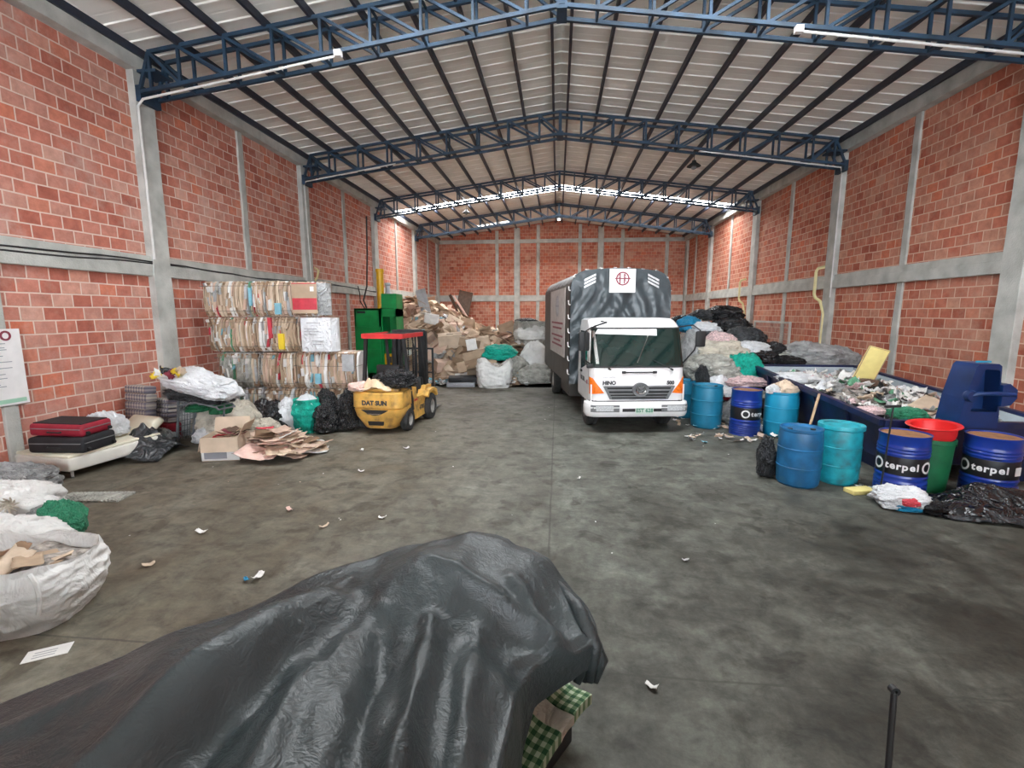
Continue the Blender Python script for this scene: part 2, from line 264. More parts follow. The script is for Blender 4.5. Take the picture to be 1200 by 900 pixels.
# ------------------------------------------------------------------ mesh builder
class MB:
    def __init__(s): s.v = []; s.f = []; s.m = []
    def add(s, vs, fs, mi=0, X=None):
        o = len(s.v)
        s.v += [tuple(X @ Vector(p)) if X else tuple(p) for p in vs]
        s.f += [tuple(i+o for i in f) for f in fs]; s.m += [mi]*len(fs); return s
    def box(s, x0, x1, y0, y1, z0, z1, mi=0, X=None):
        vs = [(x, y, z) for z in (z0, z1) for y in (y0, y1) for x in (x0, x1)]
        return s.add(vs, [(0, 2, 3, 1), (4, 5, 7, 6), (0, 1, 5, 4), (2, 6, 7, 3), (0, 4, 6, 2), (1, 3, 7, 5)], mi, X)
    def bbox(s, x0, x1, y0, y1, z0, z1, r=.02, mi=0, X=None, seg=2):
        bm = bmesh.new(); bmesh.ops.create_cube(bm, size=1)
        for v in bm.verts: v.co = Vector(((x0+x1)/2+v.co.x*(x1-x0), (y0+y1)/2+v.co.y*(y1-y0), (z0+z1)/2+v.co.z*(z1-z0)))
        bmesh.ops.bevel(bm, geom=bm.edges[:], offset=r, segments=seg, affect='EDGES', profile=.5)
        bm.verts.index_update(); s.add([v.co.copy() for v in bm.verts], [[v.index for v in f.verts] for f in bm.faces], mi, X); bm.free(); return s
    def bar(s, p, q, w, h=None, mi=0, X=None, up=V(0, 0, 1)):
        p, q = Vector(p), Vector(q); d = q-p; L = d.length
        if L < 1e-6: return s
        d.normalize(); h = h or w
        if abs(d.dot(up)) > .99: up = V(0, 1, 0)
        a = d.cross(up).normalized(); b = a.cross(d)
        vs = [p+d*t*L+a*i*w/2+b*j*h/2 for t in (0, 1) for (i, j) in ((-1, -1), (1, -1), (1, 1), (-1, 1))]
        return s.add(vs, [(3, 2, 1, 0), (4, 5, 6, 7), (0, 1, 5, 4), (1, 2, 6, 5), (2, 3, 7, 6), (3, 0, 4, 7)], mi, X)
    def tube(s, pts, r, n=10, mi=0, X=None, cap=True):
        pts = [Vector(p) for p in pts]; vs = []; fs = []
        prev = None
        for i, p in enumerate(pts):
            d = (pts[min(i+1, len(pts)-1)]-pts[max(i-1, 0)]).normalized()
            if prev is None: a = d.cross(V(0, 0, 1) if abs(d.z) < .9 else V(1, 0, 0)).normalized()
            else: a = (prev-d*prev.dot(d)).normalized()
            prev = a; b = d.cross(a); rr = r[i] if isinstance(r, (list, tuple)) else r
            vs += [p+(a*math.cos(2*PI*k/n)+b*math.sin(2*PI*k/n))*rr for k in range(n)]
        for i in range(len(pts)-1):
            for k in range(n): fs.append((i*n+k, i*n+(k+1) % n, (i+1)*n+(k+1) % n, (i+1)*n+k))
        if cap: fs.append(tuple(range(n))[::-1]); fs.append(tuple(range((len(pts)-1)*n, len(pts)*n)))
        return s.add(vs, fs, mi, X)
    def lathe(s, prof, n=32, mi=0, X=None, mis=None):
        """prof: list of (r, z)"""
        vs = [(r*math.cos(2*PI*k/n), r*math.sin(2*PI*k/n), z) for r, z in prof for k in range(n)]; o = len(s.v)
        fs = [(i*n+k, i*n+(k+1) % n, (i+1)*n+(k+1) % n, (i+1)*n+k) for i in range(len(prof)-1) for k in range(n)]
        s.add(vs, fs, mi, X)
        if mis:
            c = len(s.m)-len(fs)
            for i in range(len(prof)-1):
                for k in range(n): s.m[c+i*n+k] = mis[i]
        return s
    def grid(s, fn, nu, nv, mi=0, X=None, closeu=False, flip=False):
        vs = [fn(i/(nu if closeu else nu-1), j/(nv-1)) for j in range(nv) for i in range(nu)]
        fs = []
        for j in range(nv-1):
            for i in range(nu if closeu else nu-1):
                q = (j*nu+i, j*nu+(i+1) % nu, (j+1)*nu+(i+1) % nu, (j+1)*nu+i); fs.append(q[::-1] if flip else q)
        return s.add(vs, fs, mi, X)
    def prism(s, poly, y0, y1, mi=0, X=None):
        """poly in (x,z), extruded along y"""
        n = len(poly); vs = [(x, y0, z) for x, z in poly]+[(x, y1, z) for x, z in poly]
        fs = [tuple(range(n)), tuple(range(2*n-1, n-1, -1))]+[(i, n+i, n+(i+1) % n, (i+1) % n) for i in range(n)]
        return s.add(vs, fs, mi, X)
    def prismx(s, poly, x0, x1, mi=0, X=None):
        """poly in (y,z), extruded along x"""
        n = len(poly); vs = [(x0, y, z) for y, z in poly]+[(x1, y, z) for y, z in poly]
        fs = [tuple(range(n-1, -1, -1)), tuple(range(n, 2*n))]+[(i, (i+1) % n, n+(i+1) % n, n+i) for i in range(n)]
        return s.add(vs, fs, mi, X)
    def mesh(s, name, mats, smooth=False, fix=True):
        me = bpy.data.meshes.new(name); me.from_pydata([tuple(v) for v in s.v], [], s.f)
        for m in (mats if isinstance(mats, (list, tuple)) else [mats]): me.materials.append(m)
        me.polygons.foreach_set('material_index', s.m)
        if fix:
            bm = bmesh.new(); bm.from_mesh(me); bmesh.ops.recalc_face_normals(bm, faces=bm.faces[:]); bm.to_mesh(me); bm.free()
        me.update()
        if smooth:
            me.polygons.foreach_set('use_smooth', [True]*len(me.polygons))
            if smooth != 'all': me.set_sharp_from_angle(angle=R(smooth if isinstance(smooth, (int, float)) and smooth > 1 else 35))
        return me
    def build(s, name, mats, parent=None, smooth=False, fix=True):
        return link(name, s.mesh(name, mats, smooth, fix), parent)
def link(name, data, parent=None):
    o = bpy.data.objects.new(name, data); C.objects.link(o)
    if parent: o.parent = parent
    return o
def tag(o, label=None, cat=None, group=None, kind=None):
    if label: o['label'] = label
    if cat: o['category'] = cat
    if group: o['group'] = group
    if kind: o['kind'] = kind
    return o
def thing(name, label, cat, loc=(0, 0, 0), rz=0, group=None, rot=None):
    o = bpy.data.objects.new(name, None); C.objects.link(o); o.location = loc
    o.rotation_euler = rot or (0, 0, rz); o.empty_display_size = .1
    return tag(o, label, cat, group)
def struct(name, mb, m, label=None, smooth=False):
    o = mb.build(name, m, None, smooth); o['kind'] = 'structure'
    if label: o['label'] = label
    return o
def place(o, loc, rot=(0, 0, 0), sc=(1, 1, 1)):
    o.location = loc; o.rotation_euler = rot if isinstance(rot, (tuple, list)) else (0, 0, rot); o.scale = sc; return o
def dup(o, loc=None, rz=None):
    r = o.copy(); C.objects.link(r)
    if loc is not None: r.location = loc
    if rz is not None: r.rotation_euler = (0, 0, rz)
    for ch in list(o.children):
        c = ch.copy(); C.objects.link(c); c.parent = r
        for g in list(ch.children):
            d = g.copy(); C.objects.link(d); d.parent = c
    return r
def text(body, size, m, parent, loc, rot, name='lettering', ext=.002, bold=0, align='CENTER'):
    cu = bpy.data.curves.new(name, 'FONT'); cu.body = body; cu.size = size; cu.extrude = ext; cu.offset = bold
    cu.align_x = align; cu.align_y = 'CENTER'; cu.resolution_u = 3
    tmp = bpy.data.objects.new('tmp', cu); C.objects.link(tmp); dg = bpy.context.evaluated_depsgraph_get()
    me = bpy.data.meshes.new_from_object(tmp.evaluated_get(dg)); bpy.data.objects.remove(tmp); bpy.data.curves.remove(cu)
    me.materials.clear(); me.materials.append(m)
    if parent is None: return me
    o = link(name, me, parent); o.location = loc; o.rotation_euler = rot; return o
nz = noise.noise
def fbm(p, o=4): return noise.fractal(p, .9, 2.1, o)
rnd = random.Random(7)
XL, XR, YB, YF = -8.2, 8.28, 32.8, -8.0
ZR, SL = 8.45, .13
TR = [9.33+6*k for k in range(-2, 4)]
# ------------------------------------------------------------------ setting
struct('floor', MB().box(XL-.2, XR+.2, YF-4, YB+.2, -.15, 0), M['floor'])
def wallbox(name, x0, x1, m): struct(name, MB().box(x0, x1, YF, YB+.2, 0, 7.0+.3), m)
wallbox('wall_left', XL-.2, XL, M['brickL']); wallbox('wall_right', XR, XR+.2, M['brickR'])
zr = lambda x: ZR-SL*abs(x)
struct('wall_back', MB().prism([(XL, 0), (XR, 0), (XR, zr(XR)-.02), (0, ZR-.02), (XL, zr(XL)-.02)], YB, YB+.2), M['brickB'])
# front wall behind the camera with the wide gate opening daylight comes through
GATE = (-5.5, 7.8, 5.9)
struct('wall_front', MB().prism([(XL, 0), (GATE[0], 0), (GATE[0], GATE[2]), (GATE[1], GATE[2]), (GATE[1], 0), (XR, 0), (XR, zr(XR)), (0, ZR), (XL, zr(XL))], YF-.2, YF), M['brickB'])
# added slab and wall behind the camera, unseen, to shade the near floor
struct('blocker_slab', MB().box(XL, XR, YF, -.7, 0, .95), M['conc']); struct('blocker_wall', MB().box(XL, XR, -.7, -.55, 0, 1.8), M['conc'])
# roof sheets with standing ribs, with gaps where the far translucent strip and the added near strip sit
STRIPS = [(6.9, 8.0), (24.0, 25.0)]  # the near strip is added, out of view, to light the floor
def roofmb():
    mb = MB()
    ys = []; y = YF-.2
    prof = []
    while y < YB+.2:
        if any(a-.01 <= y < b-.3 for a, b in STRIPS):
            prof.append(None); y = [b for a, b in STRIPS if a-.01 <= y < b-.3][0]; continue
        prof.append((y, 0)); 
        for dy, dz in ((.20, 0), (.215, .003), (.245, .003), (.26, 0), (.46, 0), (.475, -.022), (.515, -.022), (.53, 0)): prof.append((y+dy, dz))
        ny = y+.53
        for a, b in STRIPS:
            if y < a < ny:
                prof = prof[:-9]; prof.append((y, 0)); prof.append((a, 0)); ny = a
        y = ny
    for s in (-1, 1):
        xe = XL-.2 if s < 0 else XR+.2
        seg = []
        for p in prof+[None]:
            if p is None or (seg and p[0] < seg[-1][0]-1e-6):
                if len(seg) > 1:
                    vs = [(x, yy, zr(x)+dz+t) for t in (0, .03) for x in (0, xe) for yy, dz in seg]; n = len(seg)
                    fs = []
                    for i in range(n-1): fs.append((i, i+1, n+i+1, n+i)); fs.append((2*n+i, 3*n+i, 3*n+i+1, 2*n+i+1))
                    fs += [(0, n, 3*n, 2*n), (n-1, 3*n-1, 4*n-1, 2*n-1)]
                    mb.add(vs, fs)
                seg = []
            if p: seg.append(p)
    return mb
o = roofmb().build('ceiling', M['sheet']); o['kind'] = 'structure'
k = 0
PX = [.2+.862*i for i in range(10)]
for a, b in STRIPS:
    for s in (-1, 1):
        xe = -XL if s < 0 else XR
        edges = [0]+PX+[xe+.15]
        for i in range(len(edges)-1):
            x0, x1 = s*(edges[i]+(.05 if i else .08)), s*(edges[i+1]-.05)
            k += 1
            mb = MB(); vs = [(x, y, zr(x)+t) for t in (.0, .02) for (x, y) in ((x0, a), (x1, a), (x1, b), (x0, b))]
            mb.add(vs, [(0, 1, 2, 3), (7, 6, 5, 4), (0, 4, 5, 1), (2, 6, 7, 3), (1, 5, 6, 2), (3, 7, 4, 0)])
            struct('window_%d' % k, mb, M['sky'] if a > 20 else (M['skyadd'] if abs(x0) < 4.4 else M['sheet']), 'white roof panel of the far skylight strip or the added near strip')
        mb = MB()
        for e in edges[1:-1]: mb.bar((s*e, a, zr(e)+.01), (s*e, b, zr(e)+.01), .1, .02)
        mb.bar((s*.04, a, ZR), (s*.04, b, ZR), .09, .04)
        o = mb.build('ceiling_strip_joint', M['sheet']); o['kind'] = 'structure'
for x0, x1, yy in ((-5.1, -4.4, 30.6), (-4.2, -3.8, 30.6), (-3.6, -3.1, 30.6), (-3.1, -2.7, 31.2), (-2.5, -2.2, 31.2), (-2.0, -1.6, 31.2)):
    k += 1; vs = [(x, y, zr(x)-.03) for (x, y) in ((x0, yy), (x1, yy), (x1, yy+.15), (x0, yy+.15))]
    vs += [(a_, b_, c_-.02) for a_, b_, c_ in vs]
    struct('window_%d' % k, MB().add(vs, [(0, 1, 2, 3), (7, 6, 5, 4), (0, 4, 5, 1), (2, 6, 7, 3), (1, 5, 6, 2), (3, 7, 4, 0)]), M['sky2'])
# concrete frame
t = 0
def trim(mb, m=None, smooth=False):
    global t
    t += 1; return struct('trim_%d' % t, mb, m or M['conc'], smooth=smooth)
def rough_box(x0, x1, y0, y1, z0, z1, amp=.012, step=.35, seed=0):
    """cast member with slightly uneven faces"""
    mb = MB(); bm = bmesh.new(); bmesh.ops.create_cube(bm, size=1)
    for v in bm.verts: v.co = Vector(((x0+x1)/2+v.co.x*(x1-x0), (y0+y1)/2+v.co.y*(y1-y0), (z0+z1)/2+v.co.z*(z1-z0)))
    for ax, (a, b) in enumerate(((x0, x1), (y0, y1), (z0, z1))):
        n = int((b-a)/step)
        for i in range(1, n):
            co = [0, 0, 0]; no = [0, 0, 0]; co[ax] = a+(b-a)*i/n; no[ax] = 1
            bmesh.ops.bisect_plane(bm, geom=bm.verts[:]+bm.edges[:]+bm.faces[:], plane_co=co, plane_no=no)
    bmesh.ops.bevel(bm, geom=[e for e in bm.edges if len(e.link_faces) == 2 and e.calc_face_angle(0) > 1], offset=.008, segments=1, affect='EDGES')
    for v in bm.verts:
        q = v.co*2.3+V(seed, 0, 0); v.co += V(nz(q), nz(q+V(9, 0, 0)), nz(q+V(0, 9, 0)))*amp
    bm.verts.index_update(); mb.add([v.co.copy() for v in bm.verts], [[v.index for v in f.verts] for f in bm.faces]); bm.free(); return mb
for s in (-1, 1):
    X0 = XL if s < 0 else XR
    def bx(d0, d1, y0, y1, z0, z1, **kw):
        xa, xb = X0-s*d0, X0-s*d1
        trim(rough_box(min(xa, xb), max(xa, xb), y0, y1, z0, z1, seed=len(C.objects), **kw))
    off = 0 if s < 0 else .34
    for yy in TR+[YB-.2]:
        yc = yy+off if yy < 30 else yy
        bx(-.01, .14, yc-.22, yc+.22 if yy < 30 else YB, 0, 7.02)
    for i, yy in enumerate(TR+[YB-.2]):
        for dy in (3.0,):
            if yy < 30: bx(-.01, .05, yy+off+dy-.1, yy+off+dy+.1, 0, 7.0)
    bx(-.01, .115, YF, YB, 3.17, 3.41); bx(-.01, .085, YF, YB, 3.405, 3.57, amp=.018)          # tie beam at mid height
    bx(-.01, .22, YF, YB, 7.0, 7.34)           # eaves beam
for x in (-4.1, -1.35, 1.4, 4.15, 7.0): trim(rough_box(x-.11, x+.11, YB-.05, YB+.01, 0, zr(x)-.1, seed=x))
for x in (-2.75, 2.75): trim(rough_box(x-.19, x+.19, YB-.1, YB+.01, 0, zr(x)-.1, seed=x))
trim(rough_box(XL, XR, YB-.08, YB+.01, 3.2, 3.6)); trim(rough_box(XL, XR, YB-.08, YB+.01, 7.0, 7.25))
# purlins
for s in (-1, 1):
    for x in PX:
        mb = MB(); xx = s*x; z = zr(xx)-.02
        mb.box(xx-.03, xx+.03, YF, YB, z-.15, z-.005)
        o = mb.build('roof_beam', M['purlin']); tag(o, None, None, 'purlins under the roof sheets', 'structure')
# ------------------------------------------------------------------ roof trusses
def zt(x): return 8.27-.128*abs(x)
def zb(x): return 7.67-.135*abs(x)
def make_truss(label, loc):
    r = thing('roof_truss', label, 'roof truss', loc, 0, 'blue lattice trusses spanning the hall')
    m = M['steel']; nodes = [0, .62]+[.62+.93*i for i in range(1, 8)]+[7.72]
    cache = {}
    for s in (-1, 1):
        xe = 7.98 if s < 0 else 8.05
        for dy in (-.2, .2):
            MB().bar((0, dy, zt(0)), (s*(xe-.25), dy, zt(xe-.25)), .065).build('top_chord', m, r)
            MB().bar((0, dy, zb(0)), (s*xe, dy, zb(xe)), .065).build('bottom_chord', m, r)
            for i, x in enumerate(nodes):
                if i == 0 and s > 0: continue
                MB().bar((s*x, dy, zb(x)), (s*x, dy, zt(x)), .05 if i else .09).build('vertical_strut', m, r)
                if i+1 < len(nodes): MB().bar((s*nodes[i+1], dy, zt(nodes[i+1])), (s*x, dy, zb(x)), .05).build('diagonal_strut', m, r)
            MB().bar((s*nodes[-1], dy, zt(nodes[-1])), (s*xe, dy, zb(xe)), .055).build('diagonal_strut', m, r)
        for i, x in enumerate(nodes[1:]):
            MB().bar((s*x, -.2, zb(x)), (s*x, .2, zb(x)), .04).build('lower_tie', m, r); MB().bar((s*x, -.2, zt(x)), (s*x, .2, zt(x)), .04).build('upper_tie', m, r)
        mb = MB(); mb.box(s*xe-.05, s*xe+.05, -.24, .24, zb(xe)-.16, zb(xe)+.12); mb.box(min(s*7.6, s*xe), max(s*7.6, s*xe), -.22, .22, 6.94, 6.99)
        mb.build('bearing_plate', m, r)
    mb = MB(); mb.box(-.09, .09, -.23, .23, zb(0)-.06, zb(0)+.06); mb.build('ridge_plate', m, r)
    return r
tr0 = make_truss('blue lattice roof truss nearest the camera, crossing the top of the view', (0, TR[2], 0))
for l, y in (('second blue roof truss back, its left end above the cardboard bales', TR[3]), ('third blue roof truss back, just before the bright skylight strip', TR[4]), ('last blue roof truss, behind the bright skylight strip near the back wall', TR[5])):
    q = dup(tr0, (0, y, 0)); q['label'] = l
# conduits
def pipe(name, pts, r, m, label, cat='pipe', group=None, n=8):
    o = MB().tube(pts, r, n).build(name, m, None, True); return tag(o, label, cat, group)
pipe('conduit_pipe', [(-8.03, 9.12, 3.5), (-8.03, 9.12, 6.35), (-7.9, 9.1, 6.46), (-6, 9.08, 6.73), (-4.0, 9.08, 7.03)], .022, M['pipe'], 'pale conduit running up the left pillar and under the nearest truss')
o = MB().box(-4.05, -3.93, 9.0, 9.1, 7.0, 7.1).build('junction_box', M['sign']); tag(o, 'small white junction box at the end of the left truss conduit', 'junction box')
pipe('conduit_pipe', [(8.1, 9.4, 6.4), (7.9, 9.08, 6.46), (3.9, 9.08, 7.04)], .022, M['pipe'], 'pale conduit under the right half of the nearest truss')
o = MB().box(3.82, 3.94, 9.0, 9.1, 7.0, 7.1).build('junction_box', M['sign']); tag(o, 'small white junction box at the end of the right truss conduit', 'junction box')
pipe('conduit_pipe', [(-8.02, 15.3, 3.5), (-8.02, 15.2, 6.4), (-7.9, 15.08, 6.5), (-5.0, 15.08, 6.95)], .018, M['pipe'], 'pale conduit on the left pillar rising to the second truss')
pipe('conduit_pipe', [(8.08, 15.35, 2.9), (8.08, 15.35, 6.4), (7.9, 15.08, 6.5), (4.0, 15.08, 7.05)], .018, M['pipe'], 'pale conduit on the right pillar rising to the second truss')
for y, z, w in ((16.05, 3.3, 'nearer'), (22.4, 3.35, 'farther')):
    pipe('downpipe', [(8.2, y-.1, z+.55), (8.02, y, z+.5), (8.0, y+.05, z+.40), (8.0, y+.05, z-.28), (8.02, y, z-.4), (8.12, y-.1, z-.5), (8.15, y-.3, z-.9), (8.15, y-.3, .0)], .045, M['ypipe'], 'pale yellow pipe looping over the right wall beam, the %s one' % w, 'pipe')
pipe('downpipe', [(-8.2, 15.9, 3.95), (-8.02, 15.8, 3.85), (-8.02, 15.7, 3.62), (-8.06, 15.6, 3.5)], .035, M['ypipe'], 'short pale yellow pipe end above the left wall beam over the bales', 'pipe')
cab = lambda y, i: (-8.085, y, 3.40+.045*math.sin(y*.8+i)+.03*i-.02*abs(math.sin(y*1.9)))
for i, l in ((0, 'lower'), (1, 'upper')):
    pipe('wall_cable', [cab(y*.5, i) for y in range(-4, 45)], .014, M['black'], '%s of the two black cables strung along the left wall beam' % l, 'cable')
pipe('wall_cable', [(-8.02, 19.0, 3.5), (-7.98, 19.05, 3.2), (-8.0, 19.1, 2.9), (-7.6, 19.0, 2.3), (-7.3, 18.2, 2.6)], .02, M['black'], 'black power cable drooping from the left beam towards the green baler', 'cable')
pipe('wall_cable', [(-6.95, 17.5, 5.9), (-6.98, 17.5, 4.6), (-7.05, 17.5, 3.4), (-7.2, 17.5, 2.9), (-7.05, 17.4, 2.62)], .03, M['black'], 'thick black cable hanging beside the yellow cylinder', 'cable')
# hanging lamps
def lamp(loc, label, lit=False):
    r = thing('pendant_lamp', label, 'lamp', loc)
    MB().lathe([(.001, .12), (.05, .12), (.07, .06), (.19, -.03), (.2, -.05), (.17, -.05), (.001, -.04)], 20).build('lamp_shade', M['grey'] if lit else M['black'], r, 40)
    MB().lathe([(.001, -.14), (.06, -.12), (.08, -.08), (.06, -.045), (.001, -.045)], 16).build('bulb', M['lampw'] if lit else M['grey'], r, True)
    MB().tube([(0, 0, .12), (0, 0, .45)], .01, 6).build('cord', M['black'], r)
lamp((3.93, 15.33, 6.75), 'dark unlit pendant lamp under the second truss on the right')
lamp((-4.5, 24.0, 7.3), 'dark unlit pendant lamp behind the skylight strip on the left')
lamp((0, 27.33, 7.55), 'lit pendant lamp at the peak of the last truss', True)
# wall notice
r = thing('wall_notice', 'white printed notice sheet with red emblem on the left wall', 'notice', (XL+.065, 6.15, 1.08))
def nf(u, v): return (.012+.05*max(0, .25-v)*max(0, u-.5), -.3+.72*u, 1.13*v)
MB().grid(nf, 12, 12).grid(lambda u, v: tuple(Vector(nf(u, v))+V(-.008, 0, 0)), 12, 12).build('sheet', M['sign'], r, 'all')
mb = MB(); rr = random.Random(4)
for i in range(22):
    z = .28+.03*i
    if rr.random() < .9: mb.box(.016, .019, -.25, .12+.16*rr.random()-.08*(i % 3), z, z+.011)
mb.build('print_lines', M['greyprint'], r)
MB().lathe([(.075, 0), (.075, .004), (.045, .004), (.045, 0), (.075, 0)], 24, X=Matrix.Translation((.016, .22, 1.03)) @ Matrix.Rotation(PI/2, 4, 'Y')).build('emblem', M['maroon'], r)
MB().box(.016, .019, -.28, .38, .03, .09).build('footer_band', mat('pale green print', (.35, .6, .45), .6), r)
# ------------------------------------------------------------------ truck
def cab_w(z): return .975-.03*max(0, z-1.35)-.10*max(0, z-2.05)
def cab_f(z):
    if z < .66: return .0
    if z < 1.33: return .02+.05*((z-.66)/.67)**2
    if z < 2.14: return .07+.24*(z-1.33)/.81
    return .31+.9*(z-2.14)+6*(z-2.14)**2
def cab_pt(a, z, off=0, wadd=0):
    """point on the cab skin; a = distance round the front measured from the middle (+ = driver's left)"""
    s = 1 if a >= 0 else -1; a = abs(a); w_ = cab_w(z)+wadd; f = cab_f(z); r = .16
    if a < w_-r: return V(s*a, f-off, z)
    arc = r*PI/2
    if a < w_-r+arc:
        t = (a-(w_-r))/r; return V(s*(w_-r+(r+off)*math.sin(t)), f+r-(r+off)*math.cos(t), z)
    return V(s*(w_+off), f+r+(a-(w_-r)-arc), z)
def patch(poly4, off, nu=10, nv=8, mi=0, mb=None, thick=.012):
    """skin patch between four (a, z) corners: bottom-left, bottom-right, top-right, top-left"""
    mb = mb or MB(); p0, p1, p2, p3 = [Vector(p) for p in poly4]
    def f(o):
        def g(u, v):
            q = (p0*(1-u)+p1*u)*(1-v)+(p3*(1-u)+p2*u)*v; return tuple(cab_pt(q.x, q.y, o))
        return g
    mb.grid(f(off), nu, nv, mi)
    rim = []
    g0, g1 = f(off), f(off-thick)
    ring = [(i/(nu-1), 0) for i in range(nu)]+[(1, j/(nv-1)) for j in range(1, nv)]+[(i/(nu-1), 1) for i in range(nu-2, -1, -1)]+[(0, j/(nv-1)) for j in range(nv-2, 0, -1)]
    n = len(ring); vs = [g0(*p) for p in ring]+[g1(*p) for p in ring]
    mb.add(vs, [(i, (i+1) % n, n+(i+1) % n, n+i) for i in range(n)], mi); return mb
tk = thing('cargo_truck', 'white cab truck with tall charcoal tarpaulin covered cargo body', 'truck', (1.656, 9.814, 0), .139)
# cab shell
zs = [.66, .7, .8, .95, 1.1, 1.25, 1.33, 1.45, 1.6, 1.75, 1.9, 2.05, 2.14, 2.2, 2.25, 2.29]
nb = 56
mb = MB(); rings = []
YC = 1.42
for z in zs:
    w_ = cab_w(z); r = .16; L = w_-r+r*PI/2+(YC-cab_f(z)-r)
    rings.append([tuple(cab_pt(-L+2*L*i/nb, z)) for i in range(nb+1)])
top = []
for i, p in enumerate(rings[-1]):
    q = Vector(p); c = V(0, .9, 2.33); top.append(tuple(q+(c-q)*V(.14, .14, 0).length*.7+V(0, 0, 0)))
top = [(p[0]*.93, .9+(p[1]-.9)*.93, 2.325) for p in rings[-1]]
top2 = [(p[0]*.6, .9+(p[1]-.9)*.6, 2.345) for p in rings[-1]]
rings += [top, top2]
vs = [p for rg in rings for p in rg]; n = nb+1
fs = [(j*n+i, j*n+i+1, (j+1)*n+i+1, (j+1)*n+i) for j in range(len(rings)-1) for i in range(nb)]
fs.append(tuple((len(rings)-1)*n+i for i in range(n)))
fs += [((j+1)*n, (j+1)*n+n-1, j*n+n-1, j*n) for j in range(len(rings)-1)]
fs.append(tuple(range(n))[::-1])
mb.add(vs, fs)
for s in (-1, 1): mb.bbox(min(s*.62, s*.965), max(s*.62, s*.965), .30, 1.4, .60, .70, .02)
cb_ = mb.build('cab_body', M['white'], tk, 40)
# skirt behind bumper reaching over the wheel
mb = MB()
for s in (-1, 1):
    mb.prismx([(.05, .62), (.05, .38), (.36, .38), (.44, .62), (.58, .86), (.80, .95), (1.05, .93), (1.25, .82), (1.40, .62), (1.42, .62), (1.42, 1.0), (.05, 1.0)], s*.955-.012, s*.955+.012)
mb.build('wheel_arch', M['white'], tk)
ws = patch([(-.99, 1.37), (.99, 1.37), (.93, 2.13), (-.93, 2.13)], .010, 40, 14).build('windshield', M['glass'], tk, 'all')
mb = MB()
for q in ([(-1.04, 1.34), (1.04, 1.34), (1.04, 1.375), (-1.04, 1.375)], [(-.97, 2.125), (.97, 2.125), (.96, 2.15), (-.96, 2.15)]): patch(q, .014, 40, 3, mb=mb)
mb.build('windshield_seal', M['black'], ws, 'all')
patch([(-.86, 2.02), (.42, 1.98), (.42, 2.115), (-.80, 2.115)], .013, 30, 4).build('sun_visor', M['paper'], ws, 'all')
for s in (-1, 1):
    a0 = 1.22
    q = [(s*1.20, 1.36), (s*1.90, 1.36), (s*1.86, 2.08), (s*1.16, 2.08)]
    w0 = MB(); poly = [(1.13, 1.62), (1.24, 1.30), (1.70, 1.12), (1.78, 1.12), (1.78, 2.04), (1.18, 2.04)]
    mbw = MB(); patch([(s*1.24, 1.38), (s*1.92, 1.22), (s*1.90, 2.06), (s*1.15, 2.06)], .008, 8, 8, mb=mbw)
    sw = mbw.build('side_window', M['glass'], tk, 'all')
    mb = MB()
    for qq in ([(1.10, .98), (1.12, .98), (1.10, 2.10), (1.08, 2.10)], [(1.97, .98), (1.99, .98), (1.97, 2.10), (1.95, 2.10)], [(1.10, .98), (1.99, .98), (1.99, 1.0), (1.10, 1.0)]):
        patch([(s*a, z) for a, z in qq], .003, 4, 8, mb=mb, thick=.004)
    dr = mb.build('door_seam', M['grey'], tk)
    mb = MB(); patch([(s*1.80, 1.16), (s*1.93, 1.16), (s*1.93, 1.21), (s*1.80, 1.21)], .03, 4, 3, mb=mb, thick=.03); mb.build('door_handle', M['black'], tk)
    mb = MB(); patch([(s*1.22, .98), (s*1.33, .96), (s*1.33, 1.05), (s*1.22, 1.06)], .006, 4, 3, mb=mb); mb.build('side_marker', M['maroon'], tk)
    # corner indicator
    mb = MB(); patch([(s*.70, .83), (s*1.02, .80), (s*1.03, 1.15), (s*.93, 1.13)], .014, 10, 6, mb=mb); mb.build('indicator_lamp', M['orange'], tk, 'all')
    # fog lamps in the bumper
    # mirror arms and mirrors
    mr = thing('side_mirror', None, None); mr.parent = tk
    x = s*1.06
    if s < 0:
        MB().tube([(s*.86, .22, 2.16), (s*.98, .02, 2.16), (s*1.10, .06, 2.08), (s*1.10, .08, 1.5), (s*.97, .22, 1.42)], .016, 8).build('mirror_arm', M['black'], mr, True)
        MB().bbox(s*1.10-.12, s*1.10+.10, .10, .17, 1.68, 2.06, .03).build('mirror_head', M['black'], mr, 30)
        MB().tube([(s*.80, .02, 2.28), (s*.70, -.04, 2.26), (s*.95, -.05, 2.18), (s*1.0, .0, 2.1)], .018, 8).build('mirror_bracket', M['black'], mr, True)
        MB().bbox(s*.98-.09, s*.98+.05, .0, .06, 1.34, 1.43, .02).build('kerb_mirror', M['black'], mr, 30)
    else:
        MB().tube([(s*.86, .22, 2.16), (s*1.08, .05, 2.20), (s*1.22, .02, 2.10), (s*1.14, .06, 1.7), (s*.97, .2, 1.42)], .014, 8).build('mirror_arm', M['black'], mr, True)
        MB().bbox(s*1.25-.10, s*1.25+.10, .02, .09, 1.76, 2.08, .03).build('mirror_head', M['black'], mr, 30)
